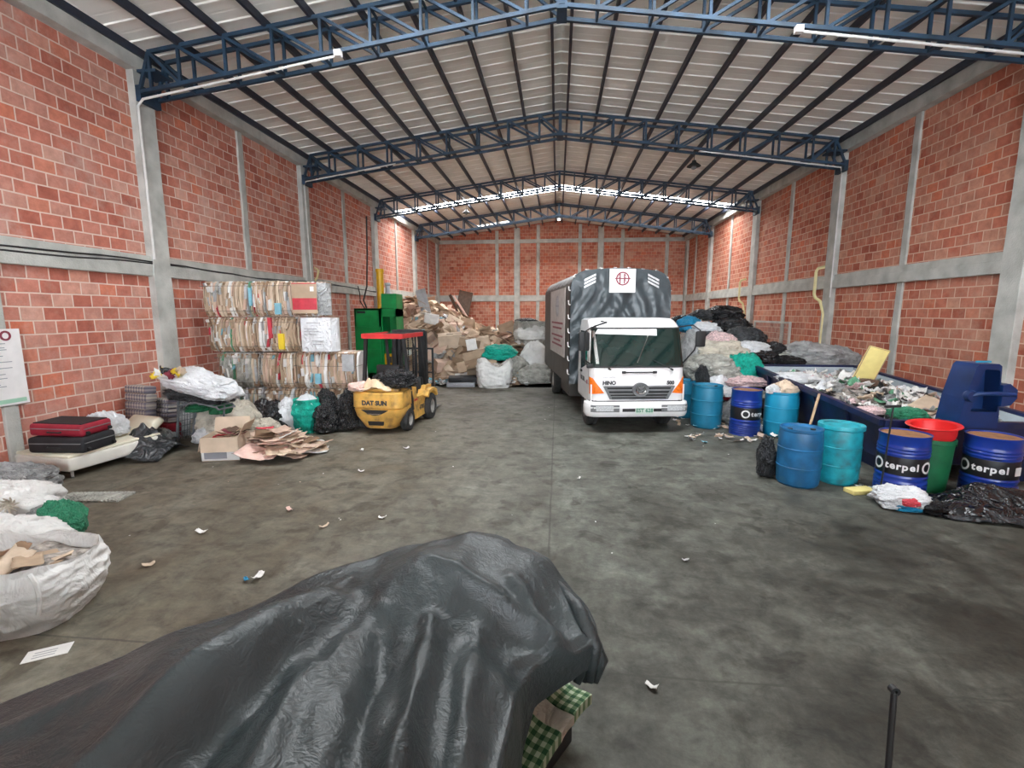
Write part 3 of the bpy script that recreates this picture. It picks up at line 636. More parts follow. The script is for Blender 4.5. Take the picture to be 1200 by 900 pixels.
# wipers, nose vent
for (a0, z0, a1, z1) in ((-.42, 1.42, -.62, 1.33), (.30, 1.50, .66, 1.32)):
    mb = MB(); mb.bar(cab_pt(a0, z0, .02), cab_pt(a1, z1, .035), .02, .015); mb.bar(cab_pt(a1, z1, .035), cab_pt(a1+.05, z1-.03, .02), .035, .03)
    mb.build('wiper', M['black'], tk)
mb = MB(); mb.bar(cab_pt(-.02, 1.44, .02), cab_pt(.22, 1.95, .02), .016, .01); mb.bar(cab_pt(.22, 1.95, .02), cab_pt(.26, 2.10, .02), .014, .01); mb.build('wiper', M['chrome'], tk)
mb = MB(); patch([(-.86, 1.42), (-.80, 1.42), (-.86, 2.08), (-.92, 2.08)], .013, 4, 8, mb=mb); mb.build('windshield_glint', M['chrome'], ws)
mb = MB(); patch([(-.32, 1.235), (.36, 1.235), (.36, 1.26), (-.32, 1.26)], .02, 8, 3, mb=mb)
for a in (-.30, .34): mb.bbox(a-.04, a+.04, .02, .06, 1.225, 1.275, .01)
mb.build('bonnet_handle', M['black'], tk)
# grille
mb = MB(); patch([(-.56, .70), (.60, .70), (.74, .97), (-.70, .97)], .006, 24, 5, mb=mb); gr = mb.build('grille', M['black'], tk)
mb = MB()
for z0, z1, e0, e1 in ((.945, .975, .70, .71), (.87, .905, .66, .67), (.80, .825, .62, .63), (.745, .765, .59, .60), (.695, .715, .56, .57)):
    patch([(-e0+.02, z0), (e0+.03, z0), (e1+.03, z1), (-e1+.02, z1)], .024, 24, 3, mb=mb, thick=.03)
for s in (-1, 1): patch([(s*.55+.02, .70), (s*.60+.02, .70), (s*.74+.02, .97), (s*.68+.02, .97)], .022, 3, 4, mb=mb, thick=.03)
mb.build('grille_bar', M['grey'], gr)
X = Matrix.Translation((.04, -.025, .90)) @ Matrix.Rotation(PI/2, 4, 'X')
MB().lathe([(.001, 0), (.135, 0), (.15, .012), (.165, .02), (.165, -.05)], 32, X=X @ Matrix.Diagonal((1.0, .86, 1, 1))).build('emblem_disc', M['grey'], gr, 40)
mb = MB(); mb.lathe([(.085, .02), (.105, .03), (.11, .02), (.085, .02)], 28, X=X @ Matrix.Diagonal((1.0, .8, 1, 1)))
for s in (-1, 1): mb.bar((.04+s*.032, -.05, .84), (.04+s*.05, -.05, .96), .018, .012)
mb.bar((-.0, -.05, .90), (.08, -.05, .90), .014, .014); mb.build('emblem', M['chrome'], gr)
text('HINO', .105, M['dkprint'], tk, (-.60, .008, 1.035), (PI/2+.05, 0, 0), bold=.006)
text('CLEAN DIESEL', .05, M['greyprint'], tk, (-.62, .014, 1.15), (PI/2+.05, 0, 0))
text('500', .10, M['dkprint'], tk, (.66, .008, 1.035), (PI/2+.05, 0, 0), bold=.006)
text('EST 628', .13, M['dkprint'], tk, (-.978, .90, 1.03), (PI/2, 0, -PI/2), 'door_lettering', bold=.005)
# bumper
mb = MB()
prof = [(-.005, .655), (-.075, .64), (-.095, .55), (-.085, .40), (-.06, .35), (.02, .34)]
def bump(u, v):
    i = min(int(v*5), 4); t = v*5-i; d, z = prof[i][0]*(1-t)+prof[i+1][0]*t, prof[i][1]*(1-t)+prof[i+1][1]*t
    p = cab_pt(-1.16+2.32*u, .62, -d, .01); p.z = z; return tuple(p)
mb.grid(bump, 60, 21); mb.box(-.9, .9, .03, .12, .36, .62)
bp = mb.build('bumper', M['white'], tk, 'all')
mb = MB()
def bpatch(a0, a1, z0, z1, o, sk=0, m_='black', nm='lamp'):
    mb = MB()
    def f(u, v):
        p = cab_pt(a0+(a1-a0)*u+sk*(1-v), .62, .09+o, .01); p.z = z0+(z1-z0)*v+.0; return tuple(p)
    def f2(u, v):
        p = cab_pt(a0+(a1-a0)*u+sk*(1-v), .62, .07, .01); p.z = z0+(z1-z0)*v; return tuple(p)
    mb.grid(f, 14, 3).grid(f2, 14, 3); return mb.build(nm, M[m_], bp)
bpatch(-.93, -.40, .455, .60, .004, 0, 'grey', 'fog_lamp_recess'); bpatch(-.86, -.52, .475, .585, .008, .0, 'lens', 'fog_lamp')
bpatch(.46, .98, .455, .60, .004, 0, 'grey', 'fog_lamp_recess'); bpatch(.58, .92, .475, .585, .008, 0, 'lens', 'fog_lamp')
bpatch(-.40+.06, .56-.04, .46, .525, .004, 0, 'black', 'air_slot')
mb = MB(); mb.box(-.08, .29, -.118, -.108, .415, .545); pl = mb.build('number_plate', M['plate'], bp)
text('EST 628', .105, M['greenprint'], bp, (.105, -.119, .488), (PI/2, 0, 0), 'plate_lettering', bold=.003)
mb = MB(); patch([(-1.1, .625), (1.1, .625), (1.1, .675), (-1.1, .675)], -.004, 40, 3, mb=mb); mb.build('bumper_gap', M['black'], tk)
# wheels
def wheel(parent, name, x, y, r, wd, s, rimm='rim', hub=.03):
    X = Matrix.Translation((x, y, r)) @ Matrix.Rotation(PI/2*s, 4, 'Y')
    prof = [(r*.55, -wd/2), (r*.80, -wd/2), (r*.94, -wd*.46), (r, -wd*.34), (r, -wd*.1), (r*.985, -wd*.08), (r*.985, -wd*.03), (r, -.0), (r, wd*.34), (r*.94, wd*.46), (r*.80, wd/2), (r*.58, wd/2), (r*.55, wd*.38), (r*.55, -wd/2)]
    t_ = MB().lathe(prof, 40, X=X).build(name, M['tyre'], parent, 40)
    rm = MB().lathe([(.001, wd*.02), (r*.12, wd*.02+hub), (r*.22, wd*.02+hub), (r*.26, wd*.05), (r*.42, wd*.10), (r*.50, wd*.30), (r*.565, wd*.42), (r*.58, wd*.35), (r*.56, -wd*.4), (.001, -wd*.4)], 32, X=X)
    for i in range(6):
        a = i*PI/3; rm.lathe([(.001, wd*.10+.03), (r*.035, wd*.10+.03), (r*.035, 0)], 6, X=X @ Matrix.Translation((r*.30*math.cos(a), r*.30*math.sin(a), 0)))
    rm.build('rim', M[rimm], t_, 40); return t_
for s in (-1, 1):
    wheel(tk, 'wheel', s*.80, .86, .43, .25, s); wheel(tk, 'wheel', s*.98, 5.0, .43, .24, s); wheel(tk, 'wheel', s*.70, 5.0, .43, .24, s)
mb = MB()
for s in (-1, 1): mb.box(min(s*.32, s*.42), max(s*.32, s*.42), .3, 6.45, .55, .76)
for y in (.86, 5.0): mb.tube([(-.8, y, .43), (.8, y, .43)], .07, 10)
for y in (1.7, 3, 4.2, 6.3): mb.box(-.4, .4, y, y+.08, .58, .72)
mb.box(-.5, .5, .25, 1.3, .42, .7)
mb.build('chassis', M['mast'], tk)
for s in (-1, 1):
    mb = MB(); mb.bbox(min(s*.55, s*1.05), max(s*.55, s*1.05), 2.2, 3.6, .38, .74, .03); mb.build('side_tank' if s > 0 else 'toolbox', M['coverside'], tk)
    mb = MB(); mb.bbox(min(s*.66, s*1.10), max(s*.66, s*1.10), 5.45, 5.49, .3, .75, .01); mb.build('mud_flap', M['black'], tk)
mb = MB(); mb.box(-1.15, 1.15, 1.62, 6.56, .74, .86); bed = mb.build('cargo_bed', M['coverside'], tk)
# tarpaulin cover: front face with diagonal folds, rounded top, brown-grey sides
BW, BT, B0, B1, BB = 1.17, 3.46, 1.60, 6.56, .80
def arch(u):
    """outline of the cover seen from the front, u 0..1 from lower left over the top to lower right -> x,z"""
    r = .42; h = BT-.05; tot = 2*(h-r-BB)+PI*r+2*(BW-r); d = u*tot
    a = h-r-BB
    if d < a: return -BW, BB+d
    d -= a
    if d < PI/2*r: t = d/r; return -BW+r-r*math.cos(t), h-r+r*math.sin(t)
    d -= PI/2*r
    if d < 2*(BW-r): x = -BW+r+d; return x, h+.05*math.cos(x/(BW-r)*PI/2)
    d -= 2*(BW-r)
    if d < PI/2*r: t = d/r; return BW-r+r*math.sin(t), h-r+r*math.cos(t)
    d -= PI/2*r; return BW, h-r-d
nA = 90
def coverf(u, v):
    x, z = arch(u); y = B0+.03+v*(B1-B0-.03)
    sag = .018*math.sin(v*PI*7)**2
    if z > BT-.5: z -= sag*1.5
    x *= 1-.004*abs(math.sin(v*PI*9)); x += .006*nz(V(y*1.5, z*2, 0)); return (x, y, z)
mb = MB(); mb.grid(coverf, nA, 40)
o = len(mb.v); pts = [coverf(i/(nA-1), 1) for i in range(nA)]; mb.add(pts, [tuple(range(nA))])
mats = [M['coverside'], M['cover']]
cv = mb.build('cargo_cover', mats, tk, 'all')
for p in cv.data.polygons:
    if p.center.z > BT-.35: p.material_index = 1
# front panel grid with folds
def sm_(a, b, x): t_ = max(0, min(1, (x-a)/(b-a))); return t_*t_*(3-2*t_)
def frontf(u, v):
    x = -BW+2*BW*u; z = BB+.02+v*1.0
    # clamp to outline
    r = .42; h = BT-.05
    zt_ = h+.05*math.cos(min(1, abs(x)/(BW-r))*PI/2)
    ax = abs(x)
    if ax > BW-r: zt_ = h-r+math.sqrt(max(0, r*r-(ax-(BW-r))**2))
    z = BB+v*(zt_-BB)
    fall = max(0, min(1, (zt_-z)/.18)); dz = (BT-z)
    f = 0
    wob = .5*nz(V(x*1.1, z*1.1, 3))
    # folds hang from the banner corners and fan out down towards both sides, crossing to the lower left
    g1 = math.sin((x*1.5+(z-2.6)*1.15+wob)*11)*sm_(.9, -.1, abs(x-.25)); g2 = math.sin((x*-1.5+(z-2.6)*1.25+wob)*10+1)*sm_(1.0, .1, abs(x+.55))
    f = (.75*abs(g1)**.7*(1 if g1 > 0 else -.4)+.6*abs(g2)**.7*(1 if g2 > 0 else -.4))*.052*sm_(3.15, 2.75, z)
    f += .014*math.sin(x*16+2*nz(V(x*2, z, 5)))*max(0, min(1, (2.0-z)/.5))+.03*nz(V(x*2.2, z*2.2, 8))+.012*(1-2*abs(nz(V(x*5, z*5, 2))))
    return (x*.995, B0-.02-f*fall-.035*math.sin(PI*min(1, max(0, (z-BB)/(BT-BB)))), z)
mb = MB(); mb.grid(frontf, 90, 70); mb.build('front_cover', M['cover'], tk, 'all')
# scalloped laced hem on the corner
for i in range(22):
    mb = MB(); u = .03+.94*i/21; x, z = arch(u); x2, z2 = arch(u+.012)
    c = V(x*.985, B0-.015, z); c2 = V(x*.985, B0+.10, z)
    mb.tube([c+V(0, -.015, 0), V(x*1.01, B0-.01, z+.01 if abs(x) < 1 else z), V(x*1.012, B0+.07, z+.012), V(x2*1.012, B0+.12, z2+.012)], .012, 6); mb.build('rope_loop', M['sign'], tk)
mb = MB(); mb.bbox(-.29, .31, B0-.105, B0-.09, 2.90, 3.43, .004, seg=1); lg = mb.build('front_banner', M['sign'], tk)
X = Matrix.Translation((.01, B0-.11, 3.21)) @ Matrix.Rotation(PI/2, 4, 'X')
mb = MB(); mb.lathe([(.155, 0), (.155, .004), (.125, .004), (.125, 0), (.155, 0)], 32, X=X)
for s in (-1, 1):
    mb.box(s*.05-.014, s*.05+.014, B0-.115, B0-.108, 3.10, 3.32); mb.bar((s*.05, B0-.112, 3.32), (s*.10, B0-.112, 3.25), .02, .006); mb.bar((s*.10, B0-.112, 3.25), (s*.05, B0-.112, 3.21), .02, .006); mb.bar((s*.05, B0-.112, 3.21), (s*.11, B0-.112, 3.12), .02, .006)
mb.box(-.17, .19, B0-.115, B0-.108, 3.20, 3.225)
mb.build('emblem_print', M['maroon'], lg)
MB().box(-.12, .14, B0-.112, B0-.107, 3.005, 3.02).build('caption_print', M['greyprint'], lg)
for s in (-1, 1):
    mb = MB()
    for i in range(3):
        z = 3.06+.075*i; mb.prism([(s*.60, z+.07), (s*.86, z-.06), (s*.86, z-.015), (s*.60, z+.115)], B0-.085, B0-.07)
    mb.build('reflective_stripes', M['lens'], tk)
sb = MB().box(-BW-.02, -BW-.008, 2.2, 4.95, 1.35, 3.05).build('side_banner', M['signside'], tk)
mb = MB(); X = Matrix.Translation((-BW-.022, 3.5, 2.62)) @ Matrix.Rotation(-PI/2, 4, 'Y')
mb.lathe([(.28, 0), (.28, .004), (.23, .004), (.23, 0), (.28, 0)], 28, X=X)
mb.box(-BW-.026, -BW-.021, 3.42, 3.47, 2.42, 2.82); mb.box(-BW-.026, -BW-.021, 3.55, 3.6, 2.42, 2.82); mb.box(-BW-.026, -BW-.021, 3.2, 3.8, 2.6, 2.64); mb.build('emblem_print', M['greyprint'], sb)
mb = MB()
for z, a, b in ((2.15, 2.5, 4.6), (2.02, 2.7, 4.4), (1.82, 2.5, 4.6), (1.70, 2.9, 4.2), (1.58, 2.6, 4.5)): mb.box(-BW-.026, -BW-.021, a, b, z, z+.05)
mb.build('caption_print', M['maroon'], sb)
# ------------------------------------------------------------------ forklift
fk = thing('forklift', 'yellow forklift with red edged overhead guard and black mast', 'forklift', (-3.60, 9.12, 0), -.07)
# local: x right, y forward (away from the camera)
def cwring(z, w_, y0, r=.16): 
    pts = []
    for i in range(7): a = PI+i*PI/12; pts.append((-w_+r+r*math.cos(a), y0+r+r*math.sin(a), z))
    for i in range(7): a = 1.5*PI+i*PI/12; pts.append((w_-r+r*math.cos(a), y0+r+r*math.sin(a), z))
    return [(-w_, .75, z)]+pts+[(w_, .75, z)]
rings = [cwring(.10, .30, .16), cwring(.12, .33, .10), cwring(.36, .48, .03), cwring(.52, .52, .0), cwring(.54, .51, .02), cwring(.56, .53, -.01), cwring(.84, .53, .0), cwring(.87, .50, .04)]
n = len(rings[0]); mb = MB(); mb.add([p for r_ in rings for p in r_], [(j*n+i, j*n+i+1, (j+1)*n+i+1, (j+1)*n+i) for j in range(len(rings)-1) for i in range(n-1)]+[tuple(range(n))[::-1], tuple(range((len(rings)-1)*n, len(rings)*n))]+[((j+1)*n, (j+1)*n+n-1, j*n+n-1, j*n) for j in range(len(rings)-1)])
cw = mb.build('counterweight', M['fyellow'], fk, 45)
mb = MB()   # tow slot: drooping smile and lower port
for u0 in range(12):
    pass
top_ = [(-.36+.72*i/12, .515-.0*i) for i in range(13)]; bot = [(-.36+.72*i/12, .515-.11*math.sin(PI*i/12)) for i in range(13)]
mb.prism([(x*.8-.02, z) for x, z in top_]+[(x*.8-.02, z) for x, z in bot[::-1][1:-1]], -.02, .05); mb.build('tow_slot', M['black'], cw)
MB().prism([(-.21, .445), (.12, .445), (.08, .425), (-.16, .425)], -.035, .0).build('tow_lip', M['chrome'], cw)
MB().prism([(-.20, .27), (.14, .27), (.12, .19), (-.18, .19)], .035, .12).build('lower_port', M['black'], cw)
pn = MB().box(-.37, .33, -.016, -.004, .59, .72).build('name_panel', M['fyellow'], cw)
text('DAT SUN', .125, M['dkprint'], cw, (-.02, -.020, .655), (PI/2, 0, 0), bold=.007)
# side bodies
mb = MB()
for s in (-1, 1): mb.prismx([(.42, .60), (.70, .60), (.85, .16), (1.62, .16), (1.75, .40), (1.95, .78), (1.55, .80), (1.45, .62), (.98, .62), (.95, .86), (.42, .86)], min(s*.34, s*.50), max(s*.34, s*.50))
mb.box(-.35, .35, .3, 1.6, .25, .60); fb = mb.build('chassis_body', M['fyellow'], fk)
mb = MB()
for s in (-1, 1): mb.box(min(s*.495, s*.507), max(s*.495, s*.507), .15, 1.0, .56, .60)
mb.build('red_stripe', M['red'], fb)
text('4708', .14, M['dkprint'], fb, (.506, 1.25, .36), (PI/2, 0, PI/2), 'side_number', bold=.004)
MB().bbox(-.42, .42, .18, .95, .86, .92, .02).build('bonnet', M['fyellow'], fk, 30)
MB().bbox(-.25, .25, .72, 1.12, .90, 1.02, .03).build('seat', M['black'], fk, 30)
MB().bbox(-.25, .27, .60, .72, .98, 1.36, .04).build('seat_back', M['black'], fk, 30)
mb = MB(); mb.tube([(0, 1.52, .9), (0, 1.38, 1.18)], .02, 8); X = Matrix.Translation((0, 1.37, 1.19)) @ Matrix.Rotation(R(-30), 4, 'X')
mb.tube([X @ V(.17*math.cos(a*PI/12), .17*math.sin(a*PI/12), 0) for a in range(25)], .014, 6); mb.build('steering_wheel', M['black'], fk, True)
MB().bbox(-.40, .40, 1.50, 1.70, .35, .98, .03).build('dashboard', M['mast'], fk, 30)
mb = MB()
for s in (-1, 1): mb.bar((s*.42, .42, .84), (s*.39, .52, 1.96), .06)
o = mb
MB().bar((-.43, .40, .84), (-.39, .50, 1.96), .065).build('guard_post', M['mast'], fk); MB().bar((.535, .62, .42), (.40, .56, 1.96), .06).build('guard_post', M['mast'], fk)
for s in (-1, 1): MB().bar((s*.43, 1.72, .80), (s*.39, 1.50, 1.96), .06).build('guard_post', M['mast'], fk)
mb = MB(); mb.bar((-.42, .42, 1.97), (.42, .42, 1.97), .06, .10)
for s in (-1, 1): mb.bar((s*.42, .40, 1.97), (s*.42, 1.62, 1.97), .05, .09)
mb.build('guard_rim', M['red'], fk)
mb = MB(); mb.bar((-.42, 1.6, 1.97), (.42, 1.6, 1.97), .05)
for i in range(7): mb.bar((-.33+.11*i, .44, 1.98), (-.33+.11*i, 1.6, 1.98), .03, .02)
mb.build('guard_roof', M['mast'], fk)
# mast
mx = .34
for s in (-1, 1):
    mb = MB(); x = s*.36
    mb.box(x-.05, x+.05, 1.86, 1.88, .12, 2.02); mb.box(x-.05, x-.035, 1.86, 2.0, .12, 2.02); mb.box(x+.035, x+.05, 1.86, 2.0, .12, 2.02); mb.build('mast_channel', M['mast'], fk)
    mb = MB(); x = s*.25; mb.box(x-.04, x+.04, 1.90, 1.92, .16, 2.04); mb.box(x-.04, x-.028, 1.90, 2.03, .16, 2.04); mb.box(x+.028, x+.04, 1.90, 2.03, .16, 2.04); mb.build('inner_mast_channel', M['mast'], fk)
    MB().tube([(s*.13, 1.95, .2), (s*.13, 1.95, 1.55)], .035, 12).tube([(s*.13, 1.95, 1.55), (s*.13, 1.95, 1.98)], .02, 10, ).build('lift_cylinder', M['mast'], fk, 40)
    mb = MB()
    for i in range(28): mb.box(s*.06-.014, s*.06+.014, 1.97, 1.985, .4+.055*i, .44+.055*i)
    mb.box(s*.06-.006, s*.06+.006, 1.972, 1.982, .4, 1.95); mb.build('lift_chain', M['mast'], fk)
mb = MB(); mb.box(-.40, .40, 1.84, 1.90, 1.96, 2.05); mb.box(-.30, .30, 1.9, 1.96, 1.98, 2.06); mb.box(-.36, .36, 1.84, 1.88, .75, .92); mb.box(-.36, .36, 1.84, 1.88, .2, .32); mb.build('mast_crossbar', M['mast'], fk)
MB().tube([(-.20, 1.83, .8), (-.2, 1.80, 1.4), (-.1, 1.8, 1.8), (.1, 1.8, 1.9), (.18, 1.82, 1.5), (.2, 1.82, .8)], .014, 6).build('hydraulic_hose', M['black'], fk, True)
mb = MB(); mb.box(-.42, .42, 2.05, 2.09, .30, .40); mb.box(-.42, .42, 2.05, 2.09, .62, .72)
for s in (-1, 1): mb.box(s*.2-.03, s*.2+.03, 2.03, 2.08, .28, .9)
mb.build('fork_carriage', M['mast'], fk)
mb = MB()
for s in (-1, 1): mb.box(s*.50-.02, s*.50+.02, 2.07, 2.11, .34, 1.62)
mb.box(-.52, .52, 2.07, 2.11, 1.58, 1.62); mb.box(-.52, .52, 2.07, 2.11, 1.02, 1.05); mb.box(-.52, .52, 2.07, 2.11, .36, .42)
for x in (-.25, 0, .25): mb.box(x-.012, x+.012, 2.08, 2.1, .4, 1.6)
mb.build('load_backrest', M['mast'], fk)
for s in (-1, 1): MB().prismx([(2.10, .04), (2.16, .04), (3.1, .05), (3.1, .06), (2.16, .09), (2.14, .72), (2.10, .72)], s*.32-.05, s*.32+.05).build('fork', M['mast'], fk)
for s in (-1, 1): wheel(fk, 'wheel', s*.45, .52, .235, .17, s, 'rim', .01); wheel(fk, 'wheel', s*.50, 1.72, .30, .22, s, 'rim', .01)
mb = MB(); mb.tube([(-.42, .52, .235), (.42, .52, .235)], .05); mb.tube([(-.45, 1.72, .30), (.45, 1.72, .30)], .06); mb.build('axle', M['mast'], fk)
for s in (-1, 1): MB().prismx([(1.35, .60), (1.45, .70), (1.75, .74), (2.0, .66), (2.06, .52), (2.0, .50), (1.93, .60), (1.75, .67), (1.5, .63), (1.42, .55)], min(s*.40, s*.62), max(s*.40, s*.62)).build('mudguard', M['fyellow'], fk)
# ------------------------------------------------------------------ baler
bl = thing('baling_press', 'green vertical baling press with yellow ram cylinder behind the forklift', 'baling press', (-6.55, 17.0, 0))
mb = MB(); mb.box(-.82, -.76, 0, .9, 0, 2.6); mb.box(.10, .16, 0, .9, 0, 2.6); mb.box(-.82, .16, .84, .9, 0, 2.6); mb.box(-.82, .16, 0, .9, 2.54, 2.6)
mb.box(-.82, .16, 0, .04, 1.95, 2.6); mb.build('press_body', M['press'], bl)
mb = MB(); mb.box(-.76, .10, -.02, .04, .25, 1.88); mb.box(-.80, .12, -.05, -.02, 1.86, 1.94); mb.box(-.80, .12, -.05, -.02, 1.05, 1.12); mb.build('press_door', M['press'], bl)
MB().box(-.70, -.40, -.03, -.0, 2.42, 2.5).build('name_slot', M['black'], bl)
mb = MB(); mb.box(.16, .72, .1, .9, 0, .9); mb.box(.16, .20, .1, .9, .9, 2.6); mb.box(.68, .72, .1, .9, .9, 2.6); mb.box(.16, .72, .86, .9, .9, 2.6); mb.box(.16, .72, .1, .9, 2.30, 2.58); mb.build('side_frame', M['press'], bl)
MB().box(.24, .64, .06, .10, .5, .95).build('warning_panel', M['cyl'], bl)
MB().box(.36, .50, .04, .06, .62, .85).build('warning_mark', M['dkprint'], bl)
mb = MB(); mb.box(.18, .74, .1, .8, 2.60, 3.12); mb.box(.20, .72, .08, .1, 2.64, 3.06); mb.build('pump_box', M['press'], bl)
MB().lathe([(.001, 2.6), (.13, 2.6), (.13, 3.9), (.15, 3.9), (.15, 4.02), (.001, 4.02)], 24, X=Matrix.Translation((.05, .4, 0))).build('ram_cylinder', M['cyl'], bl, 40)
MB().lathe([(.001, 3.12), (.12, 3.12), (.12, 3.16), (.09, 3.2), (.09, 3.42), (.12, 3.45), (.10, 3.52), (.001, 3.54)], 20, X=Matrix.Translation((.33, .4, 0))).build('pump_motor', M['silver'], bl, 40)
# ------------------------------------------------------------------ drums
def ribs(H, r, zs, w_=.02, h=.012):
    return zs
def plastic_drum(m, label, loc, r=.29, H=.9, lid='open', rz=0, group=None, name='plastic_drum'):
    d = thing(name, label, 'drum', loc, rz, group)
    p = [(.001, .01), (r*.88, .0), (r*.95, .03), (r*.975, .1), (r*.995, H*.318), (r*1.025, H*.325), (r*1.025, H*.335), (r*.997, H*.342), (r, H*.5), (r*.997, H*.642), (r*1.025, H*.65), (r*1.025, H*.66), (r*.993, H*.667), (r*.985, H*.88), (r*.94, H*.945), (r*.97, H*.96), (r*.97, H), (r*.93, H)]
    if lid == 'open': p += [(r*.92, H*.97), (r*.93, H*.5), (r*.85, .05), (.001, .05)]
    else: p += [(r*.90, H*.965), (r*.88, H*.955), (.001, H*.95)]
    MB().lathe(p, 40).build('drum_body', m, d, 22)
    if lid == 'cover': MB().lathe([(.001, H*1.0), (r*.8, H*1.0), (r*.84, H*1.03), (r*1.05, H*1.035), (r*1.07, H*1.02), (r*1.07, H*.965), (r*1.02, H*.96)], 40).build('lid', m, d, 50)
    if lid == 'closed':
        mb = MB()
        for s in (-1, 1): mb.lathe([(.001, H*.975), (.035, H*.975), (.035, H*.95)], 12, X=Matrix.Translation((s*r*.55, 0, 0)))
        mb.build('bung', M['black'], d)
    return d
plastic_drum(M['drumblue'], 'dull dark blue plastic drum standing in front, left of the aqua one', (3.50, 7.05, 0), .285, .83, 'closed')
plastic_drum(M['drumaqua'], 'aqua plastic drum with a loose lid beside the dull blue drum', (4.12, 7.20, 0), .275, .83, 'cover')
plastic_drum(M['drumsky'], 'bright sky blue drum filled with waste paper', (4.50, 9.92, 0), .31, .90, 'open')
plastic_drum(M['drumteal'], 'teal blue plastic drum nearest the truck cab of the two full height ones', (3.24, 10.55, 0), .32, .92, 'closed')
plastic_drum(M['drumteal'], 'teal blue drum half hidden behind the truck headlamp', (3.02, 11.55, 0), .28, .88, 'closed')
def steel_drum(label, loc, rz, H=.86, r=.285, patch_=False):
    d = thing('steel_drum', label, 'drum', loc, rz)
    p = [(.001, .02), (r*.96, .02), (r*1.01, .0), (r*1.01, .02), (r*.985, .035)]; mis = [0]*4
    def hoop(z): return [(r*.985, z-.02), (r*1.015, z-.008), (r*1.015, z+.008), (r*.985, z+.02)]
    for z in (.06, .10, .14, .18, .22): p += hoop(z)[:]; 
    p += hoop(.30); p += [(r*.985, .33)]; nb_ = len(p)-1; p += [(r*.99, .335), (r*.99, .565), (r*.985, .57)]; nb2 = len(p)-1
    p += hoop(.60)
    for z in (.645, .685): p += hoop(z)
    p += [(r*.985, .73), (r*.985, H-.02), (r*1.01, H-.012), (r*1.01, H), (r*.97, H), (r*.965, H-.02)]; nt_ = len(p)-1; p += [(.001, H-.02)]
    mis = [1 if nb_ <= i < nb2 else 0 for i in range(len(p)-1)]; mis[-1] = 2
    MB().lathe(p, 48, mis=mis).build('drum_body', [M['steelblue'], M['band'], M['rust']], d, 45)
    return d
def curved_text(body, size, rad, z, ang0, parent, m=M['letter'], adv=.56):
    a = ang0; mb = MB()
    widths = {'t': .40, 'e': .60, 'r': .42, 'p': .62, 'l': .32, 'L': .32, 'i': .28}
    for ch in body:
        w_ = widths.get(ch, adv)*size; a += w_/2/rad
        me = text(ch, size, m, None, None, None, 'letter', .001, .004)
        X = Matrix.Translation((rad*math.sin(a), -rad*math.cos(a), z)) @ Euler((PI/2, 0, a)).to_matrix().to_4x4()
        mb.add([v.co.copy() for v in me.vertices], [list(q.vertices) for q in me.polygons], 0, X); a += w_/2/rad
    mb.build('lettering', m, parent)
def terpel(d, a0, s=.13):
    # ring logo then the name
    mb = MB(); r = .285*.995
    def ring(u, v):
        th = u*2*PI; rr_ = .052+.028*v; x = rr_*math.cos(th); z = .45+rr_*math.sin(th); a = a0+x/r; return ((r+.003)*math.sin(a), -(r+.003)*math.cos(a), z)
    mb.grid(ring, 24, 3, closeu=True); mb.build('ring_logo', M['letter'], d)
    curved_text('terpel', s, r+.001, .45, a0+.10/r, d)
d = steel_drum('royal blue steel drum with black lettered band, next to the thin pole', (4.66, 6.72, 0), 0); terpel(d, R(-92))
terpel(d, R(28))
d2 = steel_drum('royal blue steel drum at the right edge, behind the black sheeting', (5.74, 6.70, 0), 0); terpel(d2, R(-98))
q = MB().box(-.05, .05, -.003, .003, .39, .50).build('paper_label', M['paper'], d2); q.location = (.29*math.sin(R(22)), -.292*math.cos(R(22)), 0); q.rotation_euler = (0, 0, R(22))
d3 = steel_drum('small royal blue steel drum between the sky blue and teal drums', (3.84, 9.98, 0), 0, .92); terpel(d3, R(-20))
# green bin with red basin on top
bn = thing('waste_bin', 'dark green plastic bin under the red basin between two steel drums', 'bin', (5.20, 6.98, 0))
MB().lathe([(.001, 0), (.20, 0), (.225, .3), (.245, .68), (.26, .69), (.26, .74), (.245, .745), (.235, .70), (.20, .05), (.001, .05)], 36).build('bin_body', M['bingreen'], bn, 40)
mb = MB()
for s in (-1, 1): mb.bbox(s*.26-.04, s*.26+.04, -.05, .05, .62, .66, .01)
mb.build('handle', M['bingreen'], bn)
bs = thing('basin', 'red plastic basin sitting on the dark green bin', 'basin', (5.20, 6.98, .745), 0, rot=(R(2), R(-4), 0))
MB().lathe([(.001, 0), (.235, 0), (.25, .05), (.255, .15), (.30, .165), (.31, .175), (.30, .185), (.25, .17), (.24, .05), (.225, .02), (.001, .02)], 40).build('bowl', M['binred'], bs, 40)
# ------------------------------------------------------------------ blue skip container
sk = thing('skip_container', 'long navy open waste container with grey inside along the right wall', 'skip container', (4.78, 7.36, 0))
Wc, Lc, rise = 2.36, 4.85, .30
def cz(y, z): return z+rise*y/Lc*(z/.85)
mb = MB()
def cwall(pts, thick, inner, mb):
    pass
H0 = .85
b0, zb0 = .18, .24
def cpt(x, y, top): 
    # bottom is inset on the sides
    if top: return V(x, y, H0+rise*y/Lc)
    xi = x+(.16 if x < Wc/2 else -.16); yi = y+(.0 if y < 1 else -.7); return V(xi, yi, zb0+.1*yi/Lc)
cs = [(0, 0), (Wc, 0), (Wc, Lc), (0, Lc)]
tp = [cpt(x, y, 1) for x, y in cs]; bt = [cpt(x, y, 0) for x, y in cs]
cc = V(Wc/2, Lc/2, 0)
def inset(p, d): q = p-cc; return V(cc.x+q.x*(1-d/abs(q.x)), cc.y+q.y*(1-d/abs(q.y)), p.z)
tpi = [inset(p, .07) for p in tp]; bti = [inset(p, .07)+V(0, 0, .05) for p in bt]
vs = tp+bt+tpi+bti
